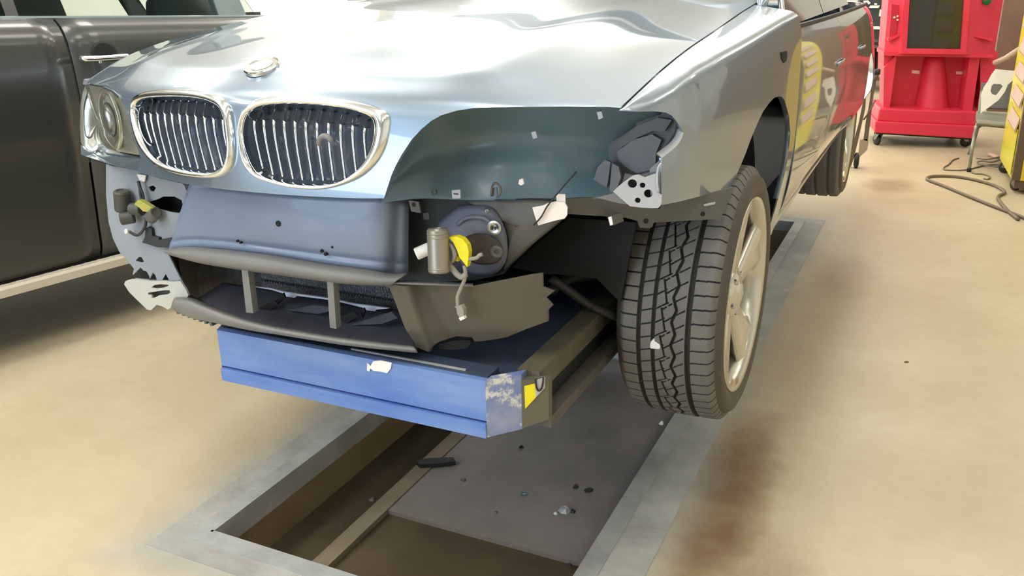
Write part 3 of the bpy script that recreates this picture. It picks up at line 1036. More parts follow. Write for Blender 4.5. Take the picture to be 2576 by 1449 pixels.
# ---- wheels
def tread_depth(u, ph):
    """u 0..1 inner to outer edge, ph circumference in metres; returns groove depth"""
    d = np.zeros_like(u)
    C = 2 * math.pi * .365
    W = .25

    def straight(c, w):
        return np.abs(u - c) * W < w / 2

    def lateral(n, off, slope, w):
        pit = C / n
        q = (ph + off * pit - slope * u * W) % pit
        q = np.minimum(q, pit - q)
        return q < w / 2
    n = 62
    n2 = 36
    pit2 = C / n2
    wav = .595 + .022 * (2 * np.abs(2 * ((ph / pit2) % 1) - 1) - 1)
    d[straight(.228, .0105)] = .012
    d[straight(.385, .0105)] = .012
    d[straight(.745, .0125)] = .012
    d[np.abs(u - wav) * W < .0034] = .011
    z = (u < .228)
    d[z & lateral(n, 0, .02, .0030)] = .006
    z = (u > .228) & (u < .385)
    d[z & lateral(n, .1, .30, .0026)] = np.maximum(d[z & lateral(n, .1, .30, .0026)], .005)
    pit3 = C / 31
    ps = (ph % pit3) / pit3
    us = .515 - .062 * ps
    d[(np.abs(u - us) * W < .0019) & (ps > .06) & (ps < .90)] = .009
    z = (u > .385) & (u < us + .02)
    d[z & lateral(n, .0, .62, .0028)] = .007
    z = (u > us) & (u < us + .055) & (u < wav)
    d[z & lateral(31, .35, .75, .0028)] = .007
    z = (u > us) & (u < wav)
    d[z & lateral(31, .85, .75, .0028)] = .007
    z = (u > .60) & (u < .70)
    d[z & (u > wav) & lateral(n, .3, .65, .0026)] = .005
    z = (u > .76)
    d[z & lateral(n, .4, .06, .0030)] = .006
    return d


def make_wheel(name, c, steer, detailed, width=.25, label=None):
    R, NU, NP = .365, (230 if detailed else 40), (1550 if detailed else 120)
    u = np.linspace(0, 1, NU)
    # shoulder rounding
    e = np.abs(u - .5) * 2
    rad = R - .004 * e ** 2 - .020 * np.clip((e - .86) / .14, 0, 1) ** 2
    xs = (u - .5) * (width - .035)
    ph = np.arange(NP) / NP
    U, P = np.meshgrid(u, ph)
    dep = tread_depth(U, P * 2 * math.pi * R) if detailed else np.where((np.abs(U - .25) < .02) | (np.abs(U - .5) < .02) | (np.abs(U - .75) < .02), .008, 0)
    edge = np.clip((1 - np.abs(U - .5) * 2) / .02, 0, 1)
    rr = rad[None, :] - dep * np.clip(edge, .0, 1)
    th = P * 2 * math.pi
    X = np.broadcast_to(xs[None, :], rr.shape)
    Y = -np.cos(th) * rr
    Z = np.sin(th) * rr
    co = np.stack([X, Y, Z], -1).reshape(-1, 3)
    i, j = np.meshgrid(np.arange(NP), np.arange(NU - 1), indexing='ij')
    a_ = i * NU + j
    b_ = ((i + 1) % NP) * NU + j
    fa = np.stack([a_, a_ + 1, b_ + 1, b_], -1).reshape(-1, 4)
    # sidewalls
    hw = width / 2
    prof_o = [(hw - .0175, .341), (hw - .006, .333), (hw, .318), (hw - .002, .300), (hw - .009, .281), (hw - .014, .274)]
    NS_ = 96
    ths = np.arange(NS_) / NS_ * 2 * math.pi
    sv, sf = [], []
    for sgn in (1, -1):
        base = len(sv)
        for (x, r) in prof_o:
            for t in ths:
                sv.append((sgn * x, -math.cos(t) * r, math.sin(t) * r))
        for q in range(len(prof_o) - 1):
            for k in range(NS_):
                sf.append((base + q * NS_ + k, base + q * NS_ + (k + 1) % NS_, base + (q + 1) * NS_ + (k + 1) % NS_, base + (q + 1) * NS_ + k))
    rot = Matrix.Rotation(math.radians(steer), 4, 'Z')
    T = Matrix.Translation(Vector(c)) @ rot
    Tn = np.array(T)
    co = co @ Tn[:3, :3].T + Tn[:3, 3]
    me = bpy.data.meshes.new(name)
    nv, nf = len(co), len(fa)
    me.vertices.add(nv)
    me.vertices.foreach_set('co', co.astype(np.float32).ravel())
    me.loops.add(nf * 4)
    me.loops.foreach_set('vertex_index', fa.astype(np.int32).ravel())
    me.polygons.add(nf)
    me.polygons.foreach_set('loop_start', np.arange(0, nf * 4, 4, dtype=np.int32))
    me.update(calc_edges=True)
    o = link(name, me, M['rubber'], CAR, False, label)
    if detailed:
        me.materials.append(M['rubber_groove'])
        dd = dep.reshape(-1)[fa].max(axis=1) > .004
        me.polygons.foreach_set('material_index', dd.astype(np.int32))
    tf = lambda p: T @ Vector(p)
    sw = MB().add([tf(p) for p in sv], sf)
    sw.build('sidewall', M['rubber_side'], o, True)
    # rim: barrel, lip, face
    ax = (rot @ Vector((1, 0, 0)))
    cc = Vector(c)
    MB().lathe([(.279, -hw + .01), (.26, -hw + .02), (.25, 0), (.252, hw - .05), (.259, hw - .022), (.268, hw - .010), (.277, hw - .004), (.280, hw - .010), (.274, hw - .020)], cc, ax, 72, cap=False).build('rim', M['alloy'], o, True)
    MB().lathe([(.001, 0.0), (.25, 0.0), (.25, -.01), (.001, -.01)], cc + ax * (-.01), ax, 48).build('brake_backing', M['dark'], o, True)
    MB().lathe([(.16, .0), (.16, .02), (.07, .022), (.07, .0)], cc + ax * .005, ax, 48, True).build('brake_disc', M['satin'], o, True)
    MB().lathe([(.001, hw - .022), (.030, hw - .022), (.034, hw - .026), (.055, hw - .030), (.074, hw - .042), (.078, hw - .065), (.04, hw - .09)], cc, ax, 40).build('hub', M['alloy'], o, True)
    for k in range(5):
        al = math.radians(90 + 72 * k)
        e1_ = rot @ Vector((0, math.cos(al), math.sin(al)))
        e2_ = ax.cross(e1_)
        rows = []
        for (r, w_, x, tk) in ((.050, .030, hw - .040, .03), (.10, .040, hw - .036, .035), (.16, .055, hw - .030, .035), (.22, .074, hw - .024, .03), (.262, .098, hw - .016, .025)):
            q = cc + e1_ * r
            rows.append([q + e2_ * w_ + ax * (x - .014), q + e2_ * (w_ * .55) + ax * x, q + ax * (x - .006), q - e2_ * (w_ * .55) + ax * x, q - e2_ * w_ + ax * (x - .014), q - e2_ * w_ * .8 + ax * (x - tk), q + e2_ * w_ * .8 + ax * (x - tk)])
        MB().loft(rows, True).build('spoke', M['alloy'], o, True)
        bb = cc + (rot @ Vector((0, math.cos(al + .63), math.sin(al + .63)))) * .056
        MB().lathe([(.010, hw - .05), (.010, hw - .030), (.007, hw - .026), (.001, hw - .026)], bb, ax, 10).build('wheel_bolt', M['satin'], o)
    return o


FWC = Vector((-.5475, 2.37, .645))
make_wheel('front_wheel', FWC, 0.0, True, .285)
make_wheel('rear_wheel', Vector((-.545, 5.27, .645)), 0, False, .285)
if DEBUG:
    print('NH', [tuple(round(c, 3) for c in p) for p in nh])
    print('AH', [tuple(round(c, 3) for c in p) for p in ah])
    for q in notch_px + arch_px:
        d = Vector(ray(*q)).normalized()
        if F_BVH.ray_cast(Vector(CAM), d)[0] is None:
            print('MISS', q)
    for q in R_EDGE + L_EDGE + B_EDGE:
        d = Vector(ray(*q)).normalized()
        if HOOD_BVH.ray_cast(Vector(CAM), d)[0] is None:
            print('MISS hood', q)

# ---------------------------------------------------------------- front of the car behind the missing bumper
def plate(name, px, mt, y0, k=0.0, th=.004, parent=None, label=None, back=None, bevel=False, angle=None):
    pts = [atc(a_, b_, y0, k) for a_, b_ in px]
    o = MB().prism(pts, back or (0, th, 0)).build(name, M[mt], parent or CAR, label=label, angle=angle)
    return o


def dome(name, px, mt, y0, k, bulge, parent=None, label=None, power=2.0, th=.003):
    pts = crc([atc(a_, b_, y0, k) for a_, b_ in px], 48)
    c_ = sum(pts, Vector()) / len(pts)
    o = MB().loft(patch(pts, c_, Vector((0, -1, 0)) * bulge, 7, power), True).build(name, M[mt], parent or CAR, True, label)
    if th:
        solidify(o, th, 0)
    return o


def cyl(name, a_, b_, r, mt, parent=None, n=20, label=None, rims=True):
    a_, b_ = Vector(a_), Vector(b_)
    L = (b_ - a_).length
    pr = [(r * .55, 0.002), (r * .60, 0), (r * .86, 0), (r, r * .18), (r, L - r * .15), (r * .88, L), (.0001, L)]
    o = MB().lathe(pr, a_, (b_ - a_), n).build(name, M[mt], parent or CAR, label=label, angle=35)
    return o


def keep_inside(o, outline3d, d=.35):
    k_ = MB().prism([p + Vector((0, -d, 0)) for p in outline3d], (0, 2 * d, 0)).build('cutter', None)
    md_ = o.modifiers.new('b', 'BOOLEAN')
    md_.operation = 'INTERSECT'
    md_.solver = 'EXACT'
    md_.object = k_
    bake(o)
    me__ = k_.data
    bpy.data.objects.remove(k_)
    bpy.data.meshes.remove(me__)


def trimmed(name, px, mt, y0, k, th=.004, label=None, relief=None, step=12):
    """curved thin panel cut to an outline"""
    us, vs = [q[0] for q in px], [q[1] for q in px]
    nu_ = max(4, int((max(us) - min(us)) / step))
    nv_ = max(4, int((max(vs) - min(vs)) / step))
    rows_ = [[atc(u_, v_, y0 + (relief(u_, v_) if relief else 0), k) for u_ in np.linspace(min(us) - 8, max(us) + 8, nu_)] for v_ in np.linspace(min(vs) - 8, max(vs) + 8, nv_)]
    o = MB().loft(rows_).build(name, M[mt], CAR, True, label)
    solidify(o, th, 0)
    keep_inside(o, [atc(a_, b_, y0, k) for a_, b_ in px])
    o.data.shade_smooth()
    o.data.set_sharp_from_angle(angle=math.radians(35))
    return o


BY, BK = 1.575, .20
SY, SK = 1.625, .115
# bumper beam
rows = []
top = [(478, 464), (560, 474), (700, 488), (850, 496), (940, 499), (975, 502), (1000, 506), (1016, 512), (1026, 522)]
bot = [(424, 633), (490, 625), (604, 636), (808, 667), (900, 680), (960, 687), (990, 690), (1010, 690), (1025, 684)]
dy = [0, 0, 0, 0, 0, .012, .05, .062, .085]
up = []
for f, o_ in ((-.08, .03), (0.02, .006), (.15, 0), (.5, -.006), (.75, -.004), (.84, .004), (.92, .0), (1.0, .012), (1.04, .05)):
    up.append([atc(t_[0] + (b_[0] - t_[0]) * f, t_[1] + (b_[1] - t_[1]) * f, BY + o_ + d_, BK) for t_, b_, d_ in zip(top, bot, dy)])
beam = sheet('bumper_beam', up, M['beam'], CAR, .006, 60, 40, label='blue grey bumper carrier across the nose')
for (a_, b_, r) in ((699, 563, 7), (596, 607, 3), (604, 611, 3), (808, 632, 4), (818, 640, 4), (835, 622, 3)):
    c_ = atc(a_, b_, BY - .010, BK)
    MB().lathe([(.0001, 0), (r * .00105, 0), (r * .00105, .006), (.0001, .006)], c_, (0, 1, 0), 14).build('beam_hole', M['dark'], beam)
# pale upper bar of the lower grille
tb = [(413, 629), (440, 626), (490, 624), (604, 635), (700, 648), (808, 666), (916, 680), (984, 691), (1022, 689)]
bb = [(414, 634), (440, 643), (509, 660), (612, 676), (700, 688), (762, 697), (862, 710), (943, 715), (985, 716)]
LYB, LKB = 1.535, .26
up = []
for f, o_ in ((-.05, .05), (0, .02), (.3, 0), (.7, -.006), (1.0, 0.004), (1.06, .03)):
    up.append([atc(t_[0] + (b_[0] - t_[0]) * f, t_[1] + (b_[1] - t_[1]) * f, LYB + o_, LKB) for t_, b_ in zip(tb, bb)])
sheet('grille_upper_bar', up, M['lip'], CAR, .004, 60, 20)
# lower valance
tv = [(438, 752), (476, 757), (520, 774), (560, 789), (630, 811), (700, 827), (780, 841), (850, 852), (930, 862), (1000, 870), (1042, 874)]
bv = [(430, 775), (480, 797), (540, 810), (580, 819), (640, 831), (700, 840), (780, 853), (850, 864), (930, 874), (1000, 881), (1050, 886)]
VY, VK = 1.515, .26
up = []
for f, o_ in ((-.35, .12), (-.12, .05), (0, .012), (.35, 0), (.75, 0.002), (1.0, .02), (1.0, .09)):
    up.append([atc(t_[0] + (b_[0] - t_[0]) * f, t_[1] + (b_[1] - t_[1]) * f, VY + o_, VK) for t_, b_ in zip(tv, bv)])
sheet('lower_valance', up, M['lip'], CAR, .004, 60, 24)
# scratched tread-like ribs on its left end
for k in range(7):
    x_ = 440 + k * 14
    y_ = 778 + k * 5.0
    pts = [atc(a_, b_, SY - .035, SK) for a_, b_ in ((x_, y_), (x_ + 8, y_ + 3), (x_ + 11, y_ + 12), (x_ + 5, y_ + 12))]
    MB().prism(pts, (0, .02, 0)).build('valance_rib', M['inner_grey'], CAR)
for q in ([(607, 676), (623, 678), (637, 788), (619, 786)], [(822, 704), (838, 707), (846, 828), (830, 824)]):
    plate('grille_strut', q, 'lip', 1.545, .26, .02)
# what is seen through the lower grille
rad = MB()
a_, b_ = at(600, 655, y=1.80), at(1010, 700, y=1.80)
zr0, zr1 = at(800, 790, y=1.80).z, at(800, 640, y=1.80).z + .06
rad.bbox(-1.92, -1.10, 1.80, 1.84, zr0 - .04, zr1)
R_ = rad.build('radiator', M['rad'], CAR)
fin = MB()
for k in range(150):
    x_ = -1.66 + k * .0036
    for zz in (zr0 + .005, zr0 + .045, zr0 + .085):
        fin.bbox(x_, x_ + .0014, 1.792, 1.80, zz, zz + .030 + .006 * ((k * 7) % 5) / 5)
f_ = fin.build('cooling_fins', M['fins'], R_)
f_['kind'] = 'stuff'
plate('white_seal_strip', [(640, 722), (683, 726), (712, 734), (760, 741), (824, 750), (889, 764), (943, 771), (978, 776), (944, 779), (944, 783), (917, 780), (913, 774), (843, 757), (824, 754), (746, 744), (742, 749), (718, 746), (712, 738), (683, 729)], 'seal', 1.725, .03, .006)
sheet('undertray', [[atc(a_, b_, 1.775, .02) for a_, b_ in ((560, 712), (690, 732), (820, 754), (980, 780), (1040, 790))],
                    [atc(a_, b_, 1.70, .08) for a_, b_ in ((520, 738), (680, 765), (820, 786), (980, 815), (1040, 822))],
                    [atc(a_, b_, 1.60, .26) for a_, b_ in ((470, 765), (640, 815), (820, 850), (980, 872), (1050, 880))]], M['tray'], CAR, .004, 24, 16)
for q in ([(690, 760), (712, 737), (716, 748), (700, 765)], [(905, 780), (914, 775), (918, 782), (912, 800)]):
    plate('tray_clip', q, 'dark', 1.69, .04, .006)
for q in ([(720, 780), (790, 768), (860, 775), (800, 790)], [(880, 818), (985, 785), (1000, 800), (960, 815)]):
    plate('tray_rib', q, 'tray', 1.665, .06, .012)
for q in ([(650, 775), (690, 755), (700, 765), (670, 790)], [(850, 800), (890, 782), (900, 795), (870, 815)]):
    plate('tray_recess', q, 'dark', 1.668, .07, .004)
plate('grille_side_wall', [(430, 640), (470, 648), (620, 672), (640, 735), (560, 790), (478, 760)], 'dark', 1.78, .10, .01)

# brown-grey air duct on the right
duct_px = [(955, 713), (1021, 716), (1188, 719), (1280, 701), (1340, 689), (1366, 686), (1367, 720), (1396, 731), (1375, 748), (1392, 767), (1380, 779), (1380, 807), (1325, 827), (1276, 849), (1188, 865), (1182, 853), (1137, 856), (1097, 865), (1082, 877), (1079, 887), (1040, 878), (1037, 862), (1015, 812), (997, 764), (982, 725)]
DY, DK = 1.54, .30
dp = [atc(a_, b_, DY, DK) for a_, b_ in duct_px]
# skin with its hollow: lofted, then the outline cut out of it
rows = []
for v_ in np.linspace(675, 895, 40):
    r_ = []
    for u_ in np.linspace(940, 1410, 80):
        hol = .024 * math.exp(-((u_ - 1075 - (v_ - 720) * .55) / 38) ** 2) * (1 if u_ > 1010 else .6)
        rid = -.012 * math.exp(-((u_ - 1020 - (v_ - 720) * .35) / 16) ** 2)
        lowr = .02 * max(0, (v_ - 830) / 60)
        r_.append(atc(u_, v_, DY + hol + rid + lowr, DK))
    rows.append(r_)
duct = MB().loft(rows).build('air_duct', M['duct'], CAR, True, 'brown-grey torn air duct')
solidify(duct, .004, 0)
keep = MB().prism([p + Vector((0, -.35, 0)) for p in dp], (0, .9, 0)).build('cutter', None)
md = duct.modifiers.new('b', 'BOOLEAN')
md.operation = 'INTERSECT'
md.solver = 'EXACT'
md.object = keep
bake(duct)
me_ = keep.data
bpy.data.objects.remove(keep)
bpy.data.meshes.remove(me_)
duct.data.shade_smooth()
duct.data.set_sharp_from_angle(angle=math.radians(70))
sheet('duct_flange', [[atc(a_, b_ + 1, DY - .012, DK) for a_, b_ in ((950, 708), (985, 711), (1060, 714), (1130, 716), (1190, 718))],
                      [atc(a_, b_, DY + .03, DK) for a_, b_ in ((950, 704), (985, 707), (1060, 710), (1130, 712), (1190, 715))]], M['lip'], CAR, .004, 24, 6)
plate('duct_foot', [(1100, 866), (1140, 857), (1182, 855), (1186, 862), (1176, 876), (1140, 880), (1105, 877)], 'dark', DY + .03, DK, .01)

# dark sheet behind the missing right headlamp
L_ROWS = [[(1000, 420, 1.62), (1050, 320, 1.68), (1120, 275, 1.72), (1250, 256, 1.74), (1400, 252, 1.755), (1500, 254, 1.80), (1660, 255, 1.86)],
          [(985, 450, 1.62), (1060, 385, 1.70), (1140, 360, 1.765), (1260, 340, 1.80), (1400, 340, 1.84), (1500, 345, 1.89), (1660, 330, 1.98)],
          [(970, 480, 1.60), (1060, 440, 1.68), (1150, 430, 1.75), (1270, 425, 1.78), (1400, 425, 1.83), (1500, 430, 1.89), (1640, 420, 1.97)],
          [(958, 510, 1.585), (1060, 500, 1.66), (1160, 503, 1.72), (1280, 505, 1.76), (1400, 505, 1.80), (1500, 500, 1.83), (1620, 495, 1.93)]]
sheet('headlamp_backing_sheet', [[at(a_, b_, y=c_) for a_, b_, c_ in r_] for r_ in L_ROWS], M['liner'], CAR, .004, 60, 40)
# inner structure beside the fender
plate('inner_fender_panel', [(1512, 372), (1560, 345), (1600, 318), (1600, 285), (1650, 266), (1690, 268), (1706, 318), (1692, 358), (1662, 392), (1660, 440), (1660, 500), (1500, 500), (1486, 450)], 'inner_grey', 1.915, 0, .004)
plate('inner_fender_boss', [(1552, 382), (1592, 352), (1640, 338), (1664, 352), (1650, 385), (1648, 425), (1602, 436), (1572, 420), (1556, 404)], 'inner_light', 1.90, 0, .01)
plate('inner_fender_rib', [(1504, 420), (1522, 402), (1536, 408), (1530, 450), (1524, 488), (1502, 492), (1492, 455)], 'inner_light', 1.87, 0, .008)
plate('inner_fender_rib', [(1540, 410), (1556, 420), (1562, 445), (1548, 484), (1532, 486), (1536, 448)], 'inner_light', 1.868, 0, .01)
plate('inner_fender_gusset', [(1600, 318), (1655, 296), (1690, 302), (1672, 330), (1640, 330), (1604, 346), (1560, 372), (1540, 368)], 'inner_grey', 1.90, 0, .008)
plate('inner_fender_gusset', [(1572, 436), (1600, 442), (1644, 430), (1640, 446), (1600, 470), (1556, 486)], 'inner_grey', 1.88, 0, .008)
plate('gap_shadow_strip', [(1700, 305), (1709, 318), (1706, 338), (1690, 360), (1668, 384), (1664, 380), (1684, 352), (1698, 330)], 'black', 1.885, 0, .004)  # black strip painted in for the shadow along the notch gap

# dark wall with the lamp mount below
plate('corner_support', [(1026, 505), (1090, 490), (1159, 497), (1384, 502), (1430, 528), (1424, 546), (1341, 614), (1285, 667), (1265, 690), (1192, 705), (1080, 712), (1024, 700)], 'support', 1.735, .06, .01)
dome('support_shield', [(1165, 500), (1280, 503), (1384, 506), (1428, 530), (1420, 545), (1341, 612), (1285, 664), (1266, 676), (1278, 620), (1262, 555), (1230, 520)], 'shield', 1.725, .06, .012)
LM = dome('lamp_mount', [(1103, 568), (1116, 548), (1135, 533), (1160, 519), (1200, 517), (1235, 524), (1260, 552), (1274, 592), (1276, 640), (1262, 674), (1236, 691), (1195, 693), (1168, 676), (1150, 640), (1130, 605)], 'mount', 1.715, .05, .03, None, 'blue-grey fog lamp mount without its lamp')
dome('lamp_recess', [(1160, 606), (1195, 588), (1235, 592), (1262, 618), (1262, 648), (1240, 664), (1195, 662), (1168, 640)], 'recess', 1.684, .05, .006, LM)
MB().tube(cr([atc(a_, b_, 1.69, .05) for a_, b_ in ((1150, 565), (1175, 548), (1215, 548), (1240, 565))], 14), .005, 8).build('mount_rib', M['mount'], LM, True)
for nm, (a_, b_), r, mt in (('washer', (1225, 530), .0062, 'satin'), ('washer', (1243, 573), .0165, 'satin'), ('cap', (1249, 634), .0150, 'shield')):
    c_ = atc(a_, b_, 1.674, .05)
    MB().lathe([(r * .3, .004), (r * .4, .0), (r * .75, -.002), (r, 0), (r, .006), (.0001, .006)], c_, (-.2, 1, 0), 22).build(nm, M[mt], LM, angle=40)
    if nm == 'washer' and r > .01:
        for j_ in (-1, 1):
            MB().box(c_ + Vector((j_ * .0045, -.003, .001 * j_)), (.004, .004, .006)).build('screw_slot', M['black'], LM)

# washer cylinder, plug, yellow connector and dangling lead
c0, c1 = at(1101, 574, y=1.60), at(1105, 686, y=1.585)
cy = cyl('washer_cylinder', c0, c1, .0245, 'washer_pump', None, 28, 'grey ribbed metal cylinder, vertical')
for f in (.12, .2, .9):
    p = c0.lerp(c1, f)
    MB().lathe([(.0243, -.002), (.0256, 0), (.0243, .002)], p, c1 - c0, 28).build('cylinder_rib', M['washer_pump'], cy, True)
cyl('white_plug', at(1046, 640, y=1.60), at(1082, 624, y=1.62), .0145, 'white', None, 16, 'white plastic plug')
yc = [(1128, 597), (1148, 595), (1164, 602), (1175, 616), (1179, 634), (1178, 650), (1175, 672), (1166, 660), (1156, 648), (1150, 630), (1140, 610)]
plate('yellow_connector', yc, 'yellow', 1.60, .02, .016, None, 'bright yellow connector')
plate('connector_tab', [(1144, 645), (1153, 646), (1153, 658), (1145, 657)], 'yellow', 1.61, .02, .008)
for pts, r in (([(1126, 610), (1136, 620), (1142, 640), (1140, 655), (1130, 662)], .0045), ([(1128, 612), (1142, 628), (1146, 645), (1136, 660)], .0035), ([(1178, 652), (1198, 649), (1206, 642), (1213, 640)], .0045),
               ([(1128, 664), (1140, 678), (1150, 690), (1162, 697), (1172, 690)], .007), ([(1168, 668), (1171, 686), (1168, 705), (1158, 728), (1151, 748), (1152, 770)], .0046)):
    MB().tube(cr([atc(a_, b_, 1.605, .02) for a_, b_ in pts], 24), r, 8).build('wire', M['wire'], CAR, True)
plate('lead_plug', [(1144, 772), (1149, 769), (1160, 768), (1166, 780), (1167, 794), (1156, 799), (1150, 790), (1148, 776)], 'wire', 1.60, .02, .014)
plate('lead_plug_tip', [(1154, 800), (1166, 795), (1169, 802), (1158, 807)], 'white', 1.60, .02, .010)

# white tag and small clips around the opening
plate('white_tag', [(1339, 522), (1366, 517), (1380, 510), (1398, 507), (1420, 509), (1427, 522), (1426, 541), (1420, 550), (1396, 555), (1354, 567), (1346, 546)], 'tag_white', 1.70, .02, .004, None, 'blank white tag hanging on a black cable')
plate('tag_tab', [(1399, 488), (1421, 489), (1422, 511), (1400, 509)], 'tag_white', 1.705, .02, .004)
MB().tube(cr([atc(a_, b_, 1.692, .02) for a_, b_ in ((1343, 566), (1362, 545), (1378, 517), (1410, 478), (1450, 432))], 20), .0019, 8).build('black_cable', M['black'], CAR, True)
for nm, q, mt, y_ in (('clip', [(1028, 504), (1052, 508), (1058, 536), (1034, 532)], 'shield', 1.64),
                      ('clip', [(1136, 479), (1157, 477), (1158, 499), (1138, 500)], 'bracket', 1.69),
                      ('clip', [(1306, 452), (1315, 449), (1318, 462), (1311, 467), (1304, 463)], 'white', 1.73),
                      ('clip', [(1336, 333), (1347, 330), (1352, 346), (1341, 350)], 'bracket', 1.78),
                      ('clip', [(1501, 282), (1513, 280), (1517, 296), (1506, 301)], 'bracket', 1.75),
                      ('clip', [(1502, 275), (1510, 275), (1512, 282), (1504, 283)], 'shield', 1.755),
                      ('clip', [(1087, 479), (1096, 478), (1097, 488), (1089, 489)], 'shield', 1.68),
                      ('clip', [(1064, 537), (1078, 534), (1080, 552), (1066, 553)], 'support', 1.67)):
    pl_ = plate(nm, q, mt, y_, 0, .005)
    if q[0] == (1028, 504):
        c_ = at(1041, 515, y=y_ - .0005)
        MB().lathe([(.0001, 0), (.0055, 0), (.0055, .004), (.0001, .004)], c_, (0, 1, 0), 14).build('clip_hole', M['dark'], pl_)
    if q[0] == (1136, 479):
        MB().box(at(1147, 488, y=y_ - .001), (.012, .003, .002)).build('clip_slot', M['black'], pl_)
dr = cr([at(a_, b_, y=1.71) for a_, b_ in ((1236, 494), (1238, 470), (1244, 461), (1252, 463), (1260, 475), (1258, 488), (1250, 497))], 20)
MB().tube(dr, .0026, 8).build('wire_clip', M['shield'], CAR, True)
plate('wire_clip_body', [(1236, 474), (1249, 472), (1251, 492), (1238, 494)], 'mount', 1.715, 0, .004)
MB().prism([at(a_, b_, y=1.69) for a_, b_ in ((1530, 547), (1537, 545), (1541, 565), (1535, 568))], (0, .004, 0)).build('clip', M['white'], CAR)

# side rail below the fender, bracket with four holes
PA_, PB_ = (-.70, 1.80), (-.455, 2.06)


def qplate(name, px, mt, pa, pb, vec, parent=None, label=None):
    return MB().prism([atq(a_, b_, pa, pb) for a_, b_ in px], vec).build(name, M[mt], parent or CAR, label=label)


sr = qplate('bumper_side_rail', [(1425, 500), (1500, 496), (1560, 505), (1590, 518), (1660, 526), (1668, 506), (1760, 494), (1843, 472), (1838, 500), (1822, 524), (1814, 548), (1806, 554), (1790, 552), (1645, 560), (1641, 571), (1634, 574), (1610, 573), (1604, 556), (1575, 548), (1424, 538)], 'shield', PA_, PB_, (-.004, .006, 0))
for (a_, b_, r) in ((1625, 556, .0062), (1768, 538, .0058)):
    c_ = atq(a_, b_, PA_, PB_) + Vector((.001, -.0015, 0))
    MB().lathe([(.0001, 0), (r, 0), (r, .002), (.0001, .002)], c_, (-.73, .69, 0), 16).build('rail_hole', M['dark'], sr)
qplate('rail_tab', [(1529, 548), (1545, 540), (1562, 536), (1570, 556), (1540, 568), (1535, 566)], 'shield', (-.70, 1.76), (-.455, 2.02), (-.004, .006, 0))
qplate('rail_bead', [(1770, 514), (1800, 508), (1798, 514), (1772, 519)], 'bracket', (-.70, 1.796), (-.455, 2.056), (-.002, .003, 0))
br_px = [(1542, 482), (1562, 463), (1585, 446), (1594, 441), (1606, 439), (1614, 443), (1622, 446), (1638, 440), (1654, 435), (1656, 486), (1664, 491), (1664, 510), (1661, 518), (1655, 524), (1620, 523), (1585, 519), (1572, 508)]
BA_, BB_ = (-.64, 1.73), (-.515, 1.765)
brk = qplate('fender_bracket', br_px, 'bracket', BA_, BB_, (0, .004, 0), None, 'pale bracket with four holes')
cc_ = []
for (a_, b_, r) in ((1590.5, 462, .0095), (1616, 466, .0060), (1630.5, 487, .0090), (1604, 504, .0060)):
    c_ = atq(a_, b_, BA_, BB_) - Vector((0, .02, 0))
    cc_.append(MB().lathe([(r, 0), (r, .05)], c_, (0, 1, 0), 20).build('cutter', None))
cut(brk, cc_)
qplate('bracket_backing', [(1575, 452), (1650, 445), (1655, 515), (1590, 512)], 'dark', (-.64, 1.75), (-.515, 1.785), (0, .004, 0))
MB().tube(cr([atq(a_, b_, (-.64, 1.74), (-.50, 1.765)) for a_, b_ in ((1656, 484), (1653, 460), (1654, 430), (1660, 414), (1664, 412))], 14), .0028, 8).build('fender_clip', M['bracket'], CAR, True)
plate('gap_filler', [(1500, 497), (1545, 486), (1590, 515), (1560, 512)], 'lip', 1.78, 0, .004)

# splash panel at the left corner, with its openings
sp_px = [(268, 412), (300, 418), (345, 428), (400, 447), (470, 464), (486, 468), (487, 560), (480, 600), (430, 630), (426, 641), (439, 668), (453, 696), (476, 742), (470, 750), (458, 754), (430, 730), (437, 712), (384, 708), (343, 702), (335, 690), (338, 676), (326, 660), (301, 633), (285, 599), (274, 558), (268, 489)]
spl = sheet('splash_panel_base', [[atc(a_, b_, SY, SK) for a_, b_ in r_] for r_ in
            ([(266, 405), (330, 408), (400, 430), (490, 450)], [(266, 490), (340, 490), (420, 490), (500, 490)], [(270, 560), (340, 570), (420, 580), (500, 590)], [(285, 620), (350, 640), (420, 650), (500, 660)], [(315, 700), (360, 700), (430, 710), (500, 720)], [(330, 760), (380, 765), (430, 770), (500, 780)])], M['white_panel'], CAR, .004, 36, 44)
spl.name = 'splash_panel'
spl['label'] = 'pale blue-grey splash panel with dark openings'


def cutter(px, y0=SY, k=SK, d=.12):
    return MB().prism([atc(a_, b_, y0, k) + Vector((0, -d, 0)) for a_, b_ in px], (0, 2 * d, 0)).build('cutter', None)


ctr_ = cutter(sp_px, d=.3)
md = spl.modifiers.new('b', 'BOOLEAN')
md.operation = 'INTERSECT'
md.solver = 'EXACT'
md.object = ctr_
bake(spl)
bpy.data.objects.remove(ctr_)
holes = [[(342, 656), (350, 646), (357, 646), (364, 658), (355, 660)], [(376, 704), (386, 685), (392, 692), (396, 705)], [(409, 705), (418, 688), (427, 705)],
         [(330, 697), (355, 672), (362, 680), (370, 682), (377, 695), (378, 703), (345, 700)],
         [(375, 508), (400, 500), (412, 494), (440, 494), (458, 503), (462, 520), (452, 536), (430, 533), (402, 526), (385, 522)],
         [(375, 470), (386, 466), (394, 472), (388, 482), (380, 480)], [(449, 707), (453, 702), (457, 714), (450, 716)]]
cut(spl, [cutter(q) for q in holes])
spl.data.shade_smooth()
spl.data.set_sharp_from_angle(angle=math.radians(35))
plate('panel_shadow_box', [(300, 430), (480, 470), (490, 600), (440, 640), (450, 705), (352, 699), (330, 640), (300, 600)], 'dark', SY + .05, SK, .01)
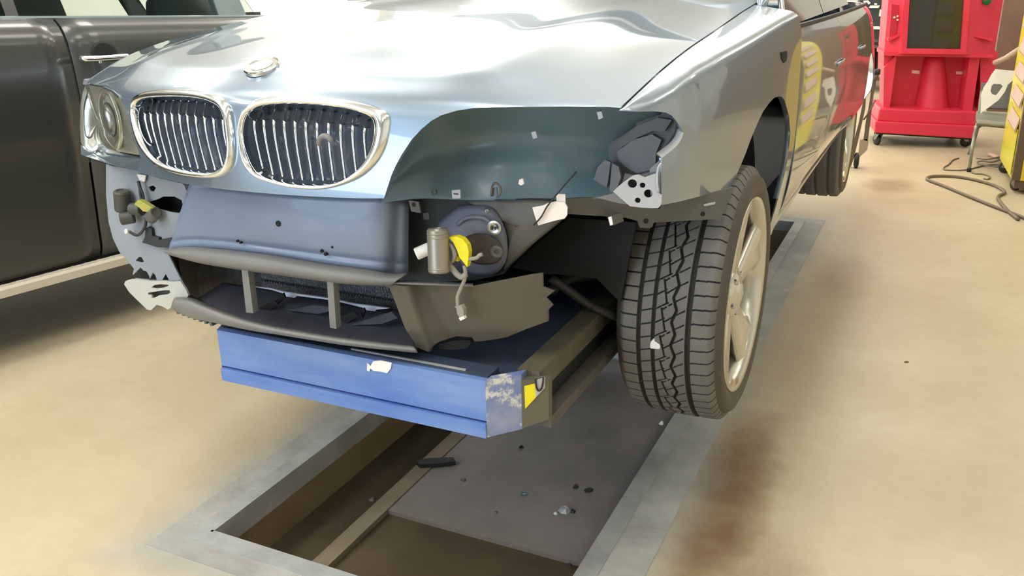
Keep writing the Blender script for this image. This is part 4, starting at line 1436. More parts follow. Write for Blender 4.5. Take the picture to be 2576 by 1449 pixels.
tail = trimmed('valance_tail', [(314, 714), (318, 706), (330, 702), (345, 702), (384, 707), (412, 706), (437, 709), (455, 706), (470, 728), (476, 742), (471, 750), (459, 754), (440, 768), (424, 778), (410, 770), (396, 766), (381, 780), (372, 778), (351, 758), (326, 733)], 'pale_tail', SY - .008, SK, .006, 'pale torn end of the lower valance')
cut(tail, [cutter([(388, 720), (396, 714), (412, 712), (430, 713), (432, 716), (415, 722), (396, 723)]), cutter([(380, 733), (396, 731), (420, 727), (434, 727), (436, 733), (428, 738), (405, 741), (398, 746), (390, 747), (388, 740), (380, 738)])])
plate('tail_backing', [(380, 708), (445, 708), (446, 752), (384, 752)], 'shield', SY + .02, SK, .004)
cyl('horn_cylinder', atc(306, 480, SY - .03, SK), atc(310, 530, SY - .03, SK), .0225, 'horn', None, 20, 'dark grey cylinder on the splash panel')
cyl('horn_base', atc(303, 551, SY - .05, SK), atc(338, 545, SY - .02, SK), .018, 'horn', None, 18)
cyl('horn_neck', atc(330, 525, SY - .03, SK), atc(358, 528, SY - .02, SK), .017, 'horn', None, 16)
cyl('side_plug', atc(392, 534, SY - .03, SK), atc(380, 548, SY - .02, SK), .017, 'shield', None, 16)
plate('side_yellow_plug', [(337, 514), (347, 503), (354, 505), (372, 516), (384, 524), (378, 534), (360, 532), (350, 522)], 'old_yellow', SY - .035, SK, .014, None, 'dull yellow connector')
plate('dark_duct', [(357, 610), (364, 598), (366, 574), (373, 571), (381, 576), (383, 594), (399, 598), (400, 604), (430, 598), (452, 590), (468, 591), (478, 600), (472, 608), (446, 618), (418, 623), (395, 622), (375, 615)], 'support', SY - .012, SK, .012, None, 'dark finger-shaped duct')
plate('panel_corner', [(454, 458), (473, 463), (476, 480), (468, 479), (464, 467)], 'support', SY - .012, SK - .02, .004)
plate('clip', [(344, 438), (366, 441), (363, 457), (352, 456)], 'white', SY - .012, SK, .004)
plate('clip', [(397, 438), (404, 438), (405, 445), (398, 445)], 'white', SY - .02, SK, .004)
cyl('clip', atc(316, 582, SY - .03, SK), atc(324, 582, SY - .02, SK), .0075, 'white', None, 12)
for pts, r in (([(348, 455), (352, 472), (354, 490), (358, 506)], .0045), ([(352, 468), (360, 490), (362, 505)], .003), ([(367, 546), (366, 566), (358, 582), (346, 592), (334, 588), (326, 583)], .0042), ([(484, 528), (486, 548), (480, 566), (472, 582)], .0030)):
    MB().tube(cr([atc(a_, b_, SY - .02, SK) for a_, b_ in pts], 18), r, 8).build('wire', M['support'], CAR, True)
cyl('panel_bolt', atc(467, 545, SY - .012, SK), atc(467, 545, SY, SK), .009, 'support', None, 14)

# suspension in the right wheel arch
MB().tube([(-1.05, 2.2, .60), (-.75, 2.38, .60)], .028, 12).build('control_arm', M['dark2'], CAR, True)
MB().tube([(-1.05, 2.62, .62), (-.75, 2.42, .60)], .022, 12).build('control_arm', M['dark2'], CAR, True)
MB().lathe([(.03, 0), (.055, .02), (.055, .3), (.03, .34)], (-.80, 2.38, .70), (-.1, 0, 1), 20).build('strut', M['dark2'], CAR, True)
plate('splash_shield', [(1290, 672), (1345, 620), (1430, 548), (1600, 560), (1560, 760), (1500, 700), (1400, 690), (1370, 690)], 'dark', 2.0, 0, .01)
MB().tube(cr([at(1385, 735, y=2.05), at(1440, 700, y=2.1), at(1560, 680, y=2.2)], 10), .016, 10).build('tie_rod', M['dark2'], CAR, True)
MB().tube(cr([at(1385, 700, y=2.0), at(1430, 730, y=2.02), at(1480, 765, y=2.05), at(1560, 800, y=2.1)], 10), .013, 10).build('stabiliser_bar', M['dark2'], CAR, True)

# ---------------------------------------------------------------- dark car parked on the left
SO, SE, SN = Vector((-3.434, 2.15, 0)), Vector((0.20392, 0.97899, 0)), Vector((0.97899, -0.20392, 0))


def sp(e, o, z):
    return SO + SE * e + SN * o + Vector((0, 0, z))


def sat(px, py, o=0.0):
    a_ = SO + SN * o
    b_ = a_ + SE
    return atq(px, py, (a_.x, a_.y), (b_.x, b_.y))


SUV = thing('parked_car', tuple(sp(.6, -.95, 0)), 'dark graphite car with pale running board, parked left of the silver car', 'car')
SSEC = [(-.03, .352), (.0, .40), (.012, .52), (.03, .70), (.045, .90), (.050, 1.05), (.046, 1.18), (.030, 1.29), (.004, 1.345), (-.03, 1.375), (-.06, 1.392)]


def suv_panel(name, e0, e1, n=10):
    ln = cr([(o, 0, z) for o, z in SSEC], 40)
    rows = []
    for e in np.linspace(e0, e1, n):
        dz = .018 - .038 * e
        rows.append([sp(e, p.x, p.z + dz * (p.z - .35) / 1.0) for p in ln])
    o = MB().loft(rows).build(name, M['suv'], SUV, True)
    solidify(o, .01, -1)
    return o


E1 = (sat(161, 133) - sat(0, 133)).dot(SE) + (sat(0, 133) - SO).dot(SE)
suv_panel('rear_quarter', -2.4, -.6)
suv_panel('rear_door', -.592, E1 - .006)
suv_panel('front_door', E1 + .006, 1.75)
suv_panel('front_fender', 1.758, 2.9)
rb = MB()
ribs = MB()
e0_, e1_ = -1.4, 2.2
rb.prism([sp(e0_, .0, .345), sp(e0_, .035, .345), sp(e0_, .045, .335), sp(e0_, .045, .302), sp(e0_, .0, .298)], SE * (e1_ - e0_))
RB = rb.build('running_board', M['board'], SUV, label='pale ribbed running board')
for k in range(60):
    e = e0_ + .03 + k * .06
    ribs.prism([sp(e, .006, .3455), sp(e + .008, .006, .3455), sp(e + .036, .034, .3455), sp(e + .028, .034, .3455)], (0, 0, .0025))
rr_ = ribs.build('board_rib', M['board'], RB)
rr_['kind'] = 'stuff'
# floor pan, far side and cabin
bl = MB()
bl.prism([sp(-2.4, -.02, .28), sp(2.9, -.02, .28), sp(2.9, -1.85, .28), sp(-2.4, -1.85, .28)], (0, 0, .5))
bl.build('underbody', M['black'], SUV)
fs = MB()
FO = -1.86
w0 = [sat(155, 0, FO), sat(172, 41, FO), sat(338, 44, FO), sat(318, 0, FO)]
ew = [(p - SO).dot(SE) for p in w0]
zs = min(w0[1].z, w0[2].z) - .004
fs.prism([sp(-2.4, FO, .3), sp(2.9, FO, .3), sp(2.9, FO, zs), sp(-2.4, FO, zs)], -SN * .05)
sl = (ew[0] - ew[1]) / max(.01, w0[0].z - w0[1].z)
sr2 = (ew[3] - ew[2]) / max(.01, w0[3].z - w0[2].z)
fs.prism([sp(-2.4, FO, zs), sp(ew[1], FO, zs), sp(ew[1] + sl * (1.85 - zs), FO, 1.85), sp(-2.4, FO, 1.85)], -SN * .05)
fs.prism([sp(ew[2], FO, zs), sp(2.0, FO, zs), sp(1.6, FO, 1.85), sp(ew[2] + sr2 * (1.85 - zs), FO, 1.85)], -SN * .05)
fs.build('far_side', M['suv_in'], SUV)
for nm, pts in (('rear_side_window', [(-2.2, -.062), (-.36, -.062)]), ('front_side_window', [(-.30, -.062), (1.52, -.062)])):
    (ea, _), (eb, _) = pts
    q = [sp(ea, -.065, 1.40 - .038 * ea), sp(eb, -.065, 1.40 - .038 * eb), sp(eb - (.25 if 'front' in nm else 0), -.24, 1.86), sp(ea, -.24, 1.86)]
    MB().prism(q, -SN * .004).build(nm, M['suv_glass'], SUV)
for e, w_ in (((sat(34, 40, -.06) - SO).dot(SE), .05), (-2.25, .10)):
    MB().prism([sp(e - w_ / 2, -.06, 1.38), sp(e + w_ / 2, -.06, 1.38), sp(e + w_ / 2, -.24, 1.88), sp(e - w_ / 2, -.24, 1.88)], -SN * .03).build('window_pillar', M['suv'], SUV)
mp0, mp1 = sat(556, 46, -.05), sat(616, 30, -.05)
ea, eb = (mp0 - SO).dot(SE), (mp1 - SO).dot(SE)
MB().prism([sp(ea, -.05, 1.33), sp(eb + .02, -.05, 1.33), sp(eb, -.10, 1.47), sp(eb - .06, -.22, 1.86), sp(ea - .06, -.22, 1.86), sp(ea, -.10, 1.47)], -SN * .05).build('front_pillar', M['suv_pillar'], SUV)
MB().prism([sp(-2.4, -.24, 1.85), sp(1.55, -.24, 1.85), sp(1.55, -1.7, 1.85), sp(-2.4, -1.7, 1.85)], (0, 0, .06)).build('roof', M['suv'], SUV)
MB().tube([sp(-2.2, -.05, 1.394 + .018 + .038 * 2.2), sp(E1, -.05, 1.394 + .018 - .038 * E1), sp(1.6, -.05, 1.394 + .018 - .038 * 1.6)], .009, 8).build('window_sill_trim', M['suv_pillar'], SUV)
# front seat back seen through the glass
se_ = (sat(452, 30, -.55) - SO).dot(SE)
st = MB().tube(cr([sp(se_ + .06, -.55, 1.0), sp(se_ + .02, -.55, 1.3), sp(se_ - .04, -.55, 1.5), sp(se_ - .10, -.55, 1.72)], 14), [.14, .15, .17, .18, .18, .18, .18, .16, .14, .09, .08, .11, .11, .07], 14)
st.build('front_seat', M['suv_in'], SUV, True)
h0, h1, h2 = sat(207, 150, .07), sat(245, 145, .075), sat(322, 140, .07)
hd = MB().tube(cr([sat(206, 146, .045), sat(214, 148, .082), sat(260, 146, .088), sat(312, 142, .084), sat(322, 140, .05)], 20), [.010] + [.013] * 18 + [.010], 10)
HD = hd.build('door_handle', M['chrome'], SUV, True, 'chrome front door handle')
cup = sat(262, 140, .046)
MB().lathe([(.0001, .0), (.05, .0), (.062, .004), (.05, .006), (.0001, .006)], cup, SN, 24).build('handle_recess', M['dark'], SUV, True)
MB().lathe([(.0001, .006), (.006, .006), (.007, 0), (.007, -.03)], sat(252, 157, .06), SN, 14).build('key_lock', M['satin'], HD, True)
for e in (-1.75, 2.25):
    c_ = sp(e, -.15, .34)
    tw = MB().lathe([(.20, -.1), (.26, -.11), (.32, -.10), (.34, -.06), (.34, .06), (.32, .10), (.26, .11), (.20, .09)], c_, SN, 40)
    W_ = tw.build('wheel', M['rubber_side'], SUV, True)
    MB().lathe([(.0001, .05), (.05, .06), (.10, .04), (.20, .06), (.205, .09), (.20, -.08)], c_, SN, 40).build('rim', M['alloy'], W_, True)
    # wheel on the far side
    c2_ = sp(e, -1.68, .34)
    MB().lathe([(.0001, -.1), (.26, -.11), (.32, -.10), (.34, -.06), (.34, .06), (.32, .10), (.26, .11), (.0001, .09)], c2_, SN, 32).build('wheel', M['rubber_side'], SUV, True)

# white car behind the dark one: bonnet and mirror peeking over the hood of the silver car
def wat(px, py, y):
    return at(px, py, y=y)


WC = thing('white_car', (-6.0, 8.6, 0), 'white car parked beyond the dark car at the upper left', 'car')
rows = []
for i, y in enumerate(np.linspace(7.2, 11.4, 12)):
    u = i / 11
    hgt = 1.05 + .55 * min(1, max(0, (u - .25) / .2)) - .3 * max(0, (u - .85) / .15)
    if i in (0, 11):
        hgt -= .25
    rows.append([Vector((-6.0 + x * (1 if 0 < i < 11 else .92), y, z)) for x, z in ((-.92, .3), (-.95, .7), (-.90, .95), (-.62 if hgt > 1.2 else -.8, hgt), (.62 if hgt > 1.2 else .8, hgt), (.90, .95), (.95, .7), (.92, .3))])
w_ = MB().loft(rows)
w_.f.append(list(range(8)))
w_.f.append([88 + k for k in range(8)])
w_.build('body', M['white_car'], WC, True)
for y in (8.0, 10.6):
    for x in (-6.86, -5.14):
        MB().lathe([(.0001, -.1), (.28, -.11), (.33, -.07), (.33, .07), (.28, .11), (.0001, .09)], (x, y, .33), (1, 0, 0), 28).build('wheel', M['rubber_side'], WC, True)

# ---------------------------------------------------------------- red moulded equipment cart
RA, RB_ = Vector((-.451, 8.56)), Vector((.375, 8.718))
RE = Vector((RB_.x - RA.x, RB_.y - RA.y, 0)).normalized()
RN = Vector((RE.y, -RE.x, 0))         # towards the photographer


def rq(px, py, d=0.0):
    """point on the cart front plane moved back by d"""
    a_ = Vector((RA.x, RA.y, 0)) - RN * d
    b_ = a_ + RE
    return atq(px, py, (a_.x, a_.y), (b_.x, b_.y))


RC = Vector((RA.x, RA.y, 0)).lerp(Vector((RB_.x, RB_.y, 0)), .5) - RN * .3
CART = thing('equipment_cart', tuple(RC), 'tall red moulded plastic cart on casters with a dark screen', 'cart')


def rprism(name, px, d0, d1, mt='red', parent=None, label=None):
    pts = [rq(a_, b_, d0) for a_, b_ in px]
    return MB().prism(pts, -RN * (d1 - d0)).build(name, M[mt], parent or CART, label=label)


def bevel(o, w=.01, n=2):
    md = o.modifiers.new('v', 'BEVEL')
    md.width = w
    md.segments = n
    md.limit_method = 'ANGLE'
    bake(o)
    return o


bevel(rprism('base_step', [(2202, 305), (2452, 317), (2448, 349), (2200, 334)], -.03, .62))
bevel(rprism('base_step', [(2213, 272), (2457, 281), (2455, 318), (2206, 306)], .0, .62), .015)
rprism('base_underside', [(2204, 333), (2446, 348), (2446, 352), (2204, 337)], .0, .6, 'black')
# lower compartment: back, side cheeks, centre cone
rprism('lower_back', [(2236, 130), (2490, 138), (2462, 285), (2232, 275)], .30, .60)
rprism('lower_cheek', [(2224, 170), (2256, 138), (2238, 272), (2222, 272)], .06, .34)
rprism('lower_cheek', [(2224, 130), (2250, 130), (2236, 180), (2229, 225), (2223, 175)], .10, .5)
rprism('lower_cheek', [(2440, 140), (2466, 142), (2446, 278), (2422, 276)], .08, .34)
rprism('lower_cheek', [(2466, 130), (2512, 130), (2492, 240), (2466, 278)], .12, .5)
ct, cb = rq(2352, 140, .27), rq(2343, 270, .27)
MB().lathe([(.075, 0), (.085, .05), (.15, .50), (.17, .56)], ct, (cb - ct), 32).build('centre_column', M['red'], CART, True)
for q in ([(2294, 176), (2314, 177), (2314, 186), (2294, 185)], [(2405, 179), (2426, 180), (2426, 188), (2405, 187)]):
    bevel(rprism('pale_latch', q, .285, .30, 'pale_pink'), .004)
# upper housing with the slanting sides and the dark screen
zc_ = (0, 0, 1.9)
scr = [(2294, -60), (2430, -60), (2417, 122), (2281, 122)]
rprism('screen_frame', [(2278, -60), (2292, -60), (2281, 122), (2417, 124), (2430, -60), (2446, -60), (2430, 137), (2268, 135)], -.03, .10)
rprism('screen', scr, .0, .02, 'screen', None, 'dark glossy screen')
rprism('upper_back', [(2240, -60), (2534, -60), (2500, 142), (2224, 138)], .18, .60)
side = MB()
for L_, s in (([(2240, -60), (2279, -60), (2268, 135), (2224, 132)], 1), ([(2445, -60), (2534, -60), (2500, 140), (2430, 137)], -1)):
    fr_ = [rq(a_, b_, .0 if ((i in (1, 2)) == (s > 0)) else .14) for i, (a_, b_) in enumerate(L_)]
    MB().prism(fr_, -RN * .12).build('upper_cheek', M['red'], CART)
rprism('cheek_pocket', [(2243, 10), (2262, 14), (2255, 84), (2236, 100)], .045, .06, 'red_dark')
rprism('cheek_ledge', [(2234, 97), (2272, 80), (2272, 86), (2236, 104)], .02, .12)
rprism('cheek_ledge', [(2440, 84), (2498, 98), (2497, 104), (2440, 90)], .03, .12)
rprism('lower_lintel', [(2224, 130), (2502, 138), (2500, 146), (2223, 140)], .02, .5)
MB().lathe([(.0001, 0), (.03, 0), (.034, -.004), (.034, .02)], rq(2482, 2, .06), RN, 20).build('green_button', M['green'], CART, True)
for (a_, b_) in ((2250, 44), (2258, 50), (2258, 41)):
    MB().lathe([(.0001, .012), (.008, .012), (.010, .004), (.010, 0)], rq(a_, b_, .042), RN, 14).build('switch', M['pale_pink'], CART, True)


def caster(parent, p, r, ang):
    d_ = Vector((math.cos(ang), math.sin(ang), 0))
    sd = Vector((-d_.y, d_.x, 0))
    c_ = Vector((p.x, p.y, r)) + d_ * .03
    w_ = MB().lathe([(.0001, -.016), (r * .75, -.016), (r, -.010), (r, .010), (r * .75, .016), (.0001, .016)], c_, sd, 24).build('caster', M['black'], parent, angle=40)
    f_ = MB()
    for s in (-1, 1):
        f_.prism([c_ + sd * .020 * s - d_ * .015, c_ + sd * .020 * s + d_ * .015, Vector((p.x, p.y, r * 2 + .012)) + d_ * .03 + sd * .020 * s, Vector((p.x, p.y, r * 2 + .012)) - d_ * .03 + sd * .020 * s], sd * .004 * s)
    f_.box((p.x, p.y, r * 2 + .014), (.07, .07, .006))
    f_.build('caster_fork', M['steel_tube'], w_)


zb_ = rq(2205, 335, 0).z
rc = min(.05, zb_ / 2 - .01)
for d_, t_, a_ in ((.06, .06, 2.2), (.50, .10, 1.0), (.08, .90, .4), (.50, .86, .2)):
    q = Vector((RA.x, RA.y, 0)).lerp(Vector((RB_.x, RB_.y, 0)), t_) - RN * d_
    caster(CART, q, rc, a_)

# ---------------------------------------------------------------- yellow louvred cabinet at the right edge
ZY = .10
YA, YB = at(2515, 398, z=ZY), at(2545, 452, z=ZY)
YL = (YB - YA)
YLn = YL.normalized()
YOUT = Vector((YLn.y, -YLn.x, 0))
YOUT = -YOUT if YOUT.x > 0 else YOUT
YD = -YOUT                                  # depth direction, to the right
YC = thing('tool_cabinet', tuple((YA + YB) / 2 + YD * .3 - Vector((0, 0, ZY))), 'tall yellow louvred cabinet on wheels at the right edge', 'cabinet')
HY = 1.75
MB().prism([YA, YB, YB + YD * .30, YA + YD * .30], (0, 0, HY)).build('body', M['yellow_cab'], YC)
MB().prism([YB - YLn * .0 - YOUT * .05, YB - YOUT * .05 + YLn * .02, YB + YD * .30 + YLn * .02, YB + YD * .30], (0, 0, HY)).build('front_door', M['yellow_cab2'], YC, label='golden yellow front panel')
MB().prism([YB + YOUT * .002 - YLn * .035, YB + YOUT * .002, YB + YOUT * .002 + YLn * .02, YB + YOUT * .002 + YLn * .02 + YD * .05, YB + YD * .05], (0, 0, HY)).build('corner_post', M['brown_post'], YC)
LW = YL.length
for k in range(7):
    z_ = .42 + k * .165
    a0_ = YA + YLn * LW * .30 + Vector((0, 0, z_)) + YOUT * .001
    b0_ = YA + YLn * LW * .90 + Vector((0, 0, z_ - .02)) + YOUT * .001
    pts = [a0_, b0_, b0_ + Vector((0, 0, -.085)) + YOUT * .018, a0_ + Vector((0, 0, -.085)) + YOUT * .018]
    MB().prism(pts, Vector((0, 0, .018)) + YOUT * .006).build('louvre', M['pinkish'], YC)
plate_pts = [YA + YLn * LW * .25 + YOUT * .004 + Vector((0, 0, .05)), YA + YLn * LW * .92 + YOUT * .004 + Vector((0, 0, .02)), YA + YLn * LW * .92 + YOUT * .004 + Vector((0, 0, .34)), YA + YLn * LW * .25 + YOUT * .004 + Vector((0, 0, .36))]
MB().prism(plate_pts, YOUT * .004).build('kick_panel', M['yellow_cab'], YC)
MB().prism([YB + YD * .02 + YLn * .002, YB + YD * .29 + YLn * .002, YB + YD * .29 - YLn * .2, YB + YD * .02 - YLn * .2], (0, 0, -.06)).build('plinth', M['brown_post'], YC)
for p_, a_ in ((YA + YLn * .09 - YOUT * .06, 2.6), (YB - YLn * .10 - YOUT * .06, 2.2), (YA + YLn * .09 - YOUT * .24, 2.6), (YB - YLn * .10 - YOUT * .24, 2.4)):
    caster(YC, p_, .043, a_)

# ---------------------------------------------------------------- grey chair with a white panel leaning on it
s0 = at(2457, 312, y=7.82)
CH = thing('shop_chair', (s0.x + .2, s0.y + .1, 0), 'grey plastic chair with tubular legs between red cart and yellow cabinet', 'chair')
seat_rows = []
for (a_, z_) in ((0, .425), (.04, .445), (.20, .425), (.36, .435), (.40, .47)):
    seat_rows.append([s0 + Vector((x_, a_, 0)) + Vector((0, 0, z_ - .44 + .012 * abs(x_ - .22) / .22)) for x_ in (0, .06, .22, .38, .44)])
sheet('seat', seat_rows, M['grey_plastic'], CH, .03, 16, 20)
back_rows = []
for (a_, z_) in ((.46, .50), (.49, .57), (.52, .64), (.54, .70)):
    back_rows.append([s0 + Vector((x_, a_ - .03 * (1 - abs(x_ - .22) / .22) + .03, z_ - .44)) for x_ in (0.01, .08, .22, .36, .43)])
sheet('backrest', back_rows, M['chair_back'], CH, .012, 16, 18)
f0 = at(2437, 432, z=0)
for sx in (0, 1):
    fx = .40 * sx
    q = cr([s0 + Vector((.10 + fx * .75, .38, -.03)), s0 + Vector((.04 + fx * .95, .12, -.025)), s0 + Vector((.0 + fx * 1.05, .03, -.06)), Vector((f0.x + fx * 1.15, (f0.y if sx == 0 else s0.y) + .015, .20)), Vector((f0.x + fx * 1.2, (f0.y if sx == 0 else s0.y), .0))], 24)
    MB().tube(q, .013, 10).build('leg', M['chair_leg'], CH, True)
    q = cr([s0 + Vector((.06 + fx * .85, .16, -.03)), s0 + Vector((.04 + fx * .95, .40, -.04)), s0 + Vector((.02 + fx, .50, -.22)), s0 + Vector((.0 + fx * 1.05, .60, -s0.z))], 20)
    MB().tube(q, .013, 10).build('leg', M['chair_leg'], CH, True)
    q = [s0 + Vector((.03 + fx * .95, .40, -.03)), s0 + Vector((.02 + fx, .47, .10)), s0 + Vector((.02 + fx, .52, .20))]
    MB().tube(cr(q, 12), .012, 8).build('back_post', M['chair_leg'], CH, True)
    MB().lathe([(.017, 0), (.018, .02), (.0135, .035)], (f0.x + fx * 1.2, f0.y if sx == 0 else s0.y, 0), (0, 0, 1), 12).build('foot', M['black'], CH, True)

yw = s0.y + .20
wp_px = [(2505, 176), (2553, 180), (2556, 198), (2536, 214), (2528, 232), (2512, 252), (2490, 268), (2472, 280), (2466, 286), (2468, 240), (2474, 222), (2486, 205), (2494, 190)]
wpts = []
for a_, b_ in wp_px:
    p = at(a_, b_, y=yw)
    wpts.append(p + Vector((0, (p.z - .5) * .25, 0)))
WP = MB().prism([p for p in wpts], (0, .006, 0)).build('white_trim_panel', M['white'])
hx = [(2495, 217), (2500, 212), (2518, 213), (2523, 218), (2513, 232), (2506, 240), (2496, 238), (2492, 230)]
hp = [at(a_, b_, y=yw) for a_, b_ in hx]
cut(WP, [MB().prism([p + Vector((0, -.3, 0)) for p in hp], (0, .8, 0)).build('cutter', None)])
tag(WP, 'white plastic trim panel with a hole, propped up on the grey chair', 'panel')
pink_tube = MB().tube([at(2502, 158, y=YA.y + .25), at(2530, 146, y=YA.y + .16), at(2566, 124, y=YA.y + .02)], [.020, .020, .024], 12)
pink_tube.build('slanting_tube', M['pinkish'], YC, True, 'pinkish slanting tube')  # tube of unknown use, joined to the cabinet for support

# ---------------------------------------------------------------- hose, cables, hand truck
def onfloor(pts, r):
    return [at(a_, b_, z=r) for a_, b_ in pts]


hz = [(2640, 575), (2576, 548), (2500, 519), (2430, 491), (2375, 468), (2338, 454), (2333, 447), (2350, 443), (2400, 444), (2450, 452), (2500, 466), (2524, 479), (2526, 486), (2512, 493), (2512, 502), (2526, 520), (2540, 534), (2562, 552)]
hs = MB().tube(cr(onfloor(hz, .011), 120), .011, 8).build('air_hose', M['hose'], None, True)
tag(hs, 'brown rubber hose looped on the beige floor before the yellow cabinet', 'hose')
for i, (pz, lab) in enumerate(([[(2412, 398), (2398, 402), (2386, 414), (2376, 420), (2374, 426), (2390, 428), (2430, 427), (2470, 418), (2500, 414), (2520, 416)], 'long thin cable loop lying around the foot of the grey chair'],
                               [[(2455, 402), (2480, 405), (2500, 402), (2516, 398), (2520, 404), (2495, 412), (2470, 409), (2458, 414), (2480, 421), (2510, 424), (2522, 420)], 'tangled short cable under the seat of the grey chair'],
                               [[(2444, 434), (2456, 437), (2472, 438), (2486, 442), (2490, 447), (2484, 451), (2474, 449)], 'short hooked cable end lying just in front of the chair foot'])):
    c_ = MB().tube([p + Vector((0, 0, .0132 if i == 1 else 0)) for p in cr(onfloor(pz, .006), 70)], .006, 6).build('cable', M['cable'], None, True)
    tag(c_, lab, 'cable')
pc_ = MB().tube(onfloor([(2488, 388), (2512, 396)], .015), .015, 10).build('plug', M['pale_pink'], None, True)
tag(pc_, 'pale plug end lying on the floor under the grey chair', 'plug')

HT0 = at(2158, 424, z=0)
HT = thing('hand_truck', tuple(HT0), 'brown steel hand truck standing behind the rear wheel of the silver car', 'hand truck')
hy = HT0.y


def hp_(px, py, d=0.0):
    return at(px, py, y=hy + d)


def strip(name, px, mt='steel_brown', th=.02, d=0.0):
    return MB().prism([hp_(a_, b_, d) for a_, b_ in px], (0, th, 0)).build(name, M[mt], HT)


strip('rail', [(2187, 150), (2195, 148), (2183, 205), (2178, 240), (2176, 275), (2168, 310), (2158, 355), (2147, 400), (2140, 420), (2132, 420), (2146, 360), (2160, 310), (2170, 260), (2178, 200)], 'steel_brown', .03)
strip('rail', [(2203, 195), (2203, 212), (2197, 240), (2194, 262), (2190, 300), (2184, 345), (2182, 355), (2172, 352), (2178, 305), (2186, 265), (2191, 230), (2197, 200)], 'steel_brown', .03)
MB().lathe([(.0001, -.02), (.022, -.02), (.025, 0), (.022, .02), (.0001, .02)], hp_(2207, 181), (1, .2, 0), 18).build('handle_knob', M['black'], HT, True)
MB().tube([hp_(2201, 202), hp_(2206, 186)], .014, 10).build('handle_bar', M['steel_brown'], HT, True)
MB().tube([hp_(2172, 302), hp_(2184, 286), hp_(2202, 252)], .007, 8).build('cross_stay', M['steel_brown'], HT, True)
strip('toe_plate', [(2163, 352), (2182, 350), (2183, 362), (2181, 378), (2166, 392), (2156, 402), (2160, 380)], 'steel_tan', .06)
MB().lathe([(.0001, -.02), (.04, -.02), (.062, -.012), (.062, .012), (.04, .02), (.0001, .02)], Vector((hp_(2153, 412).x, hy + .03, .062)), (1, .1, 0), 24).build('wheel', M['black'], HT, True)

# ---------------------------------------------------------------- dark vehicle in the far background
BV0 = at(2205, 118, y=12.6)
BV = thing('distant_truck', (BV0.x, 13.6, 0), 'black truck with chrome bumper far behind, left of the red cart', 'truck')


def bq(px, py, d=0.0):
    return at(px, py, y=12.6 + d)


def bplate(name, px, mt, d=0.0, th=.04, label=None):
    return MB().prism([bq(a_, b_, d) for a_, b_ in px], (0, th, 0)).build(name, M[mt], BV, label=label)


bx0, bx1 = bq(2150, 60).x, bq(2320, 60).x
zt_, zm_, zl_ = bq(2200, -40).z, bq(2200, 66).z, bq(2200, 112).z
bo = MB()
bo.bbox(bx0, bx1, 12.64, 15 - .3, zl_, zt_)
bevel(bo.build('body', M['suv'], BV), .06, 3)
bplate('bumper', [(2166, 67), (2210, 66), (2220, 68), (2300, 68), (2300, 75), (2220, 74), (2166, 73)], 'chrome', -.10, .12, 'chrome bumper')
bplate('lower_bumper', [(2196, 115), (2204, 112), (2208, 117), (2222, 117), (2228, 113), (2300, 114), (2300, 121), (2196, 121)], 'chrome', -.06, .1)
bplate('number_plate', [(2213, 24), (2240, 25), (2238, 42), (2211, 41)], 'white', -.02, .015, 'white number plate')
for q in ([(2189, 14), (2213, 14), (2210, 20), (2186, 20)], [(2200, 8), (2207, 9), (2205, 13), (2199, 12)], [(2172, 2), (2184, 1), (2190, 8), (2186, 11), (2173, 9)], [(2226, 4), (2232, -2), (2236, 6), (2228, 18), (2222, 20)]):
    bplate('tail_light', q, 'white', -.03, .03)
for q in ([(2188, 48), (2196, 49), (2195, 53), (2188, 52)], [(2214, 48), (2221, 49), (2220, 54), (2214, 53)], [(2179, 41), (2187, 41), (2186, 44), (2179, 44)]):
    bplate('reflector', q, 'satin', -.02, .02)
for x in (bx0 + .12, bx1 - .15):
    for y in (13.0, 14.3):
        MB().lathe([(.0001, -.1), (.28, -.11), (.36, -.07), (.36, .07), (.28, .11), (.0001, .09)], (x, y, .36), (1, 0, 0), 28).build('wheel', M['rubber_side'], BV, True)

# ---------------------------------------------------------------- litter on the plate, the tyre and the floor
def chip(px, py, size, mt, name, lab, cat, z=None, flat=.35, on=None, seed=0):
    r_ = random.Random(seed)
    p = at(px, py, z=z) if on is None else on
    n = 7
    lo, hi = [], []
    for k in range(n):
        th = 2 * math.pi * k / n
        a_ = size * (.6 + .5 * r_.random())
        lo.append(p + Vector((math.cos(th) * a_, math.sin(th) * a_, 0)))
        hi.append(p + Vector((math.cos(th + .2) * a_ * .6 * (.6 + .5 * r_.random()), math.sin(th + .2) * a_ * .6, size * flat * (.7 + .6 * r_.random()))))
    o = MB().loft([lo, hi], True)
    o.f.append(list(range(n)))
    o.f.append([n + k for k in range(n)][::-1])
    o = o.build(name, M[mt], None)
    tag(o, lab, cat)
    return o


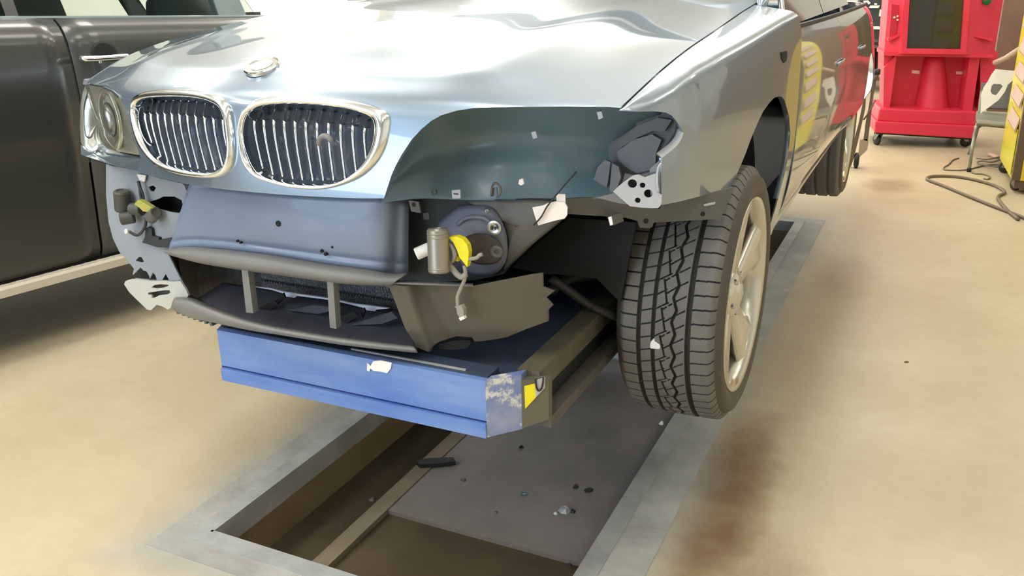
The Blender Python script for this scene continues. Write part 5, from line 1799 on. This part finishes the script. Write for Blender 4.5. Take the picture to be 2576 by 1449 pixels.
PZ = PD + .0162
chip(1664, 1066, .011, 'white', 'debris', 'white chip on the pit plate just below the front tyre', 'debris', .0, .9, None, 1)
chip(1311, 1125, .011, 'black', 'debris', 'single dark crumb below the right corner of the blue lift', 'debris', PZ, .6, None, 2)
chip(1166, 1208, .013, 'shield', 'debris', 'grey crumb on the left edge of the pit plate', 'debris', PZ, .5, None, 3)
chip(1449, 1224, .016, 'support', 'debris', 'dark flake, the left one of two beside the pit plate stain', 'debris', PZ, .3, None, 4)
chip(1480, 1234, .019, 'support', 'debris', 'long dark flake, the right one of two near the pit edge', 'debris', PZ, .3, None, 5)
chip(1420, 1284, .024, 'bracket', 'debris', 'largest pale crumpled flake in the middle of the pit plate', 'debris', PZ, .5, None, 6)
chip(1398, 1292, .011, 'white', 'debris', 'small white fleck touching the left side of the largest flake', 'debris', PZ, .6, None, 7)
chip(1440, 1288, .014, 'support', 'debris', 'dark fleck touching the right side of the largest flake', 'debris', PZ, .5, None, 8)
chip(1247, 1290, .010, 'lip', 'debris', 'tiny beige crumb alone left of the largest flake', 'debris', PZ, .5, None, 9)
chip(937, 1257, .013, 'lip', 'debris', 'beige crumb in the dark channel left of the pit plate', 'debris', PD + .0002, .5, None, 10)
chip(1432, 1422, .012, 'support', 'debris', 'dark crumb nearest the photographer on the pit plate', 'debris', PZ, .5, None, 11)
chip(1320, 1242, .020, 'liner', 'debris', 'blue-grey paint flake in the centre of the pit plate', 'debris', PZ, .15, None, 12)
chip(2280, 911, .014, 'brown_post', 'debris', 'brown leaf-like bit alone on the beige floor at right', 'debris', .0002, .2, None, 13)
sb = MB().prism([at(a_, b_, z=PD + .036) for a_, b_ in ((1046, 1158), (1080, 1152), (1140, 1150), (1146, 1160), (1100, 1166), (1056, 1168))], (0, 0, -.016))
tag(sb.build('steel_bar', M['black'], None), 'short black steel bar lying across the left edge of pit plate', 'bar')
tp_ = at(1645, 868, y=2.02)
wt = MB().prism([at(a_, b_, y=2.006) for a_, b_ in ((1634, 862), (1644, 852), (1652, 858), (1662, 866), (1660, 880), (1634, 878))], (0, .02, 0)).build('paper_wad', M['white'], None)
bevel(wt, .004, 2)
tag(wt, 'small white wad stuck to the tread of the front tyre', 'paper')
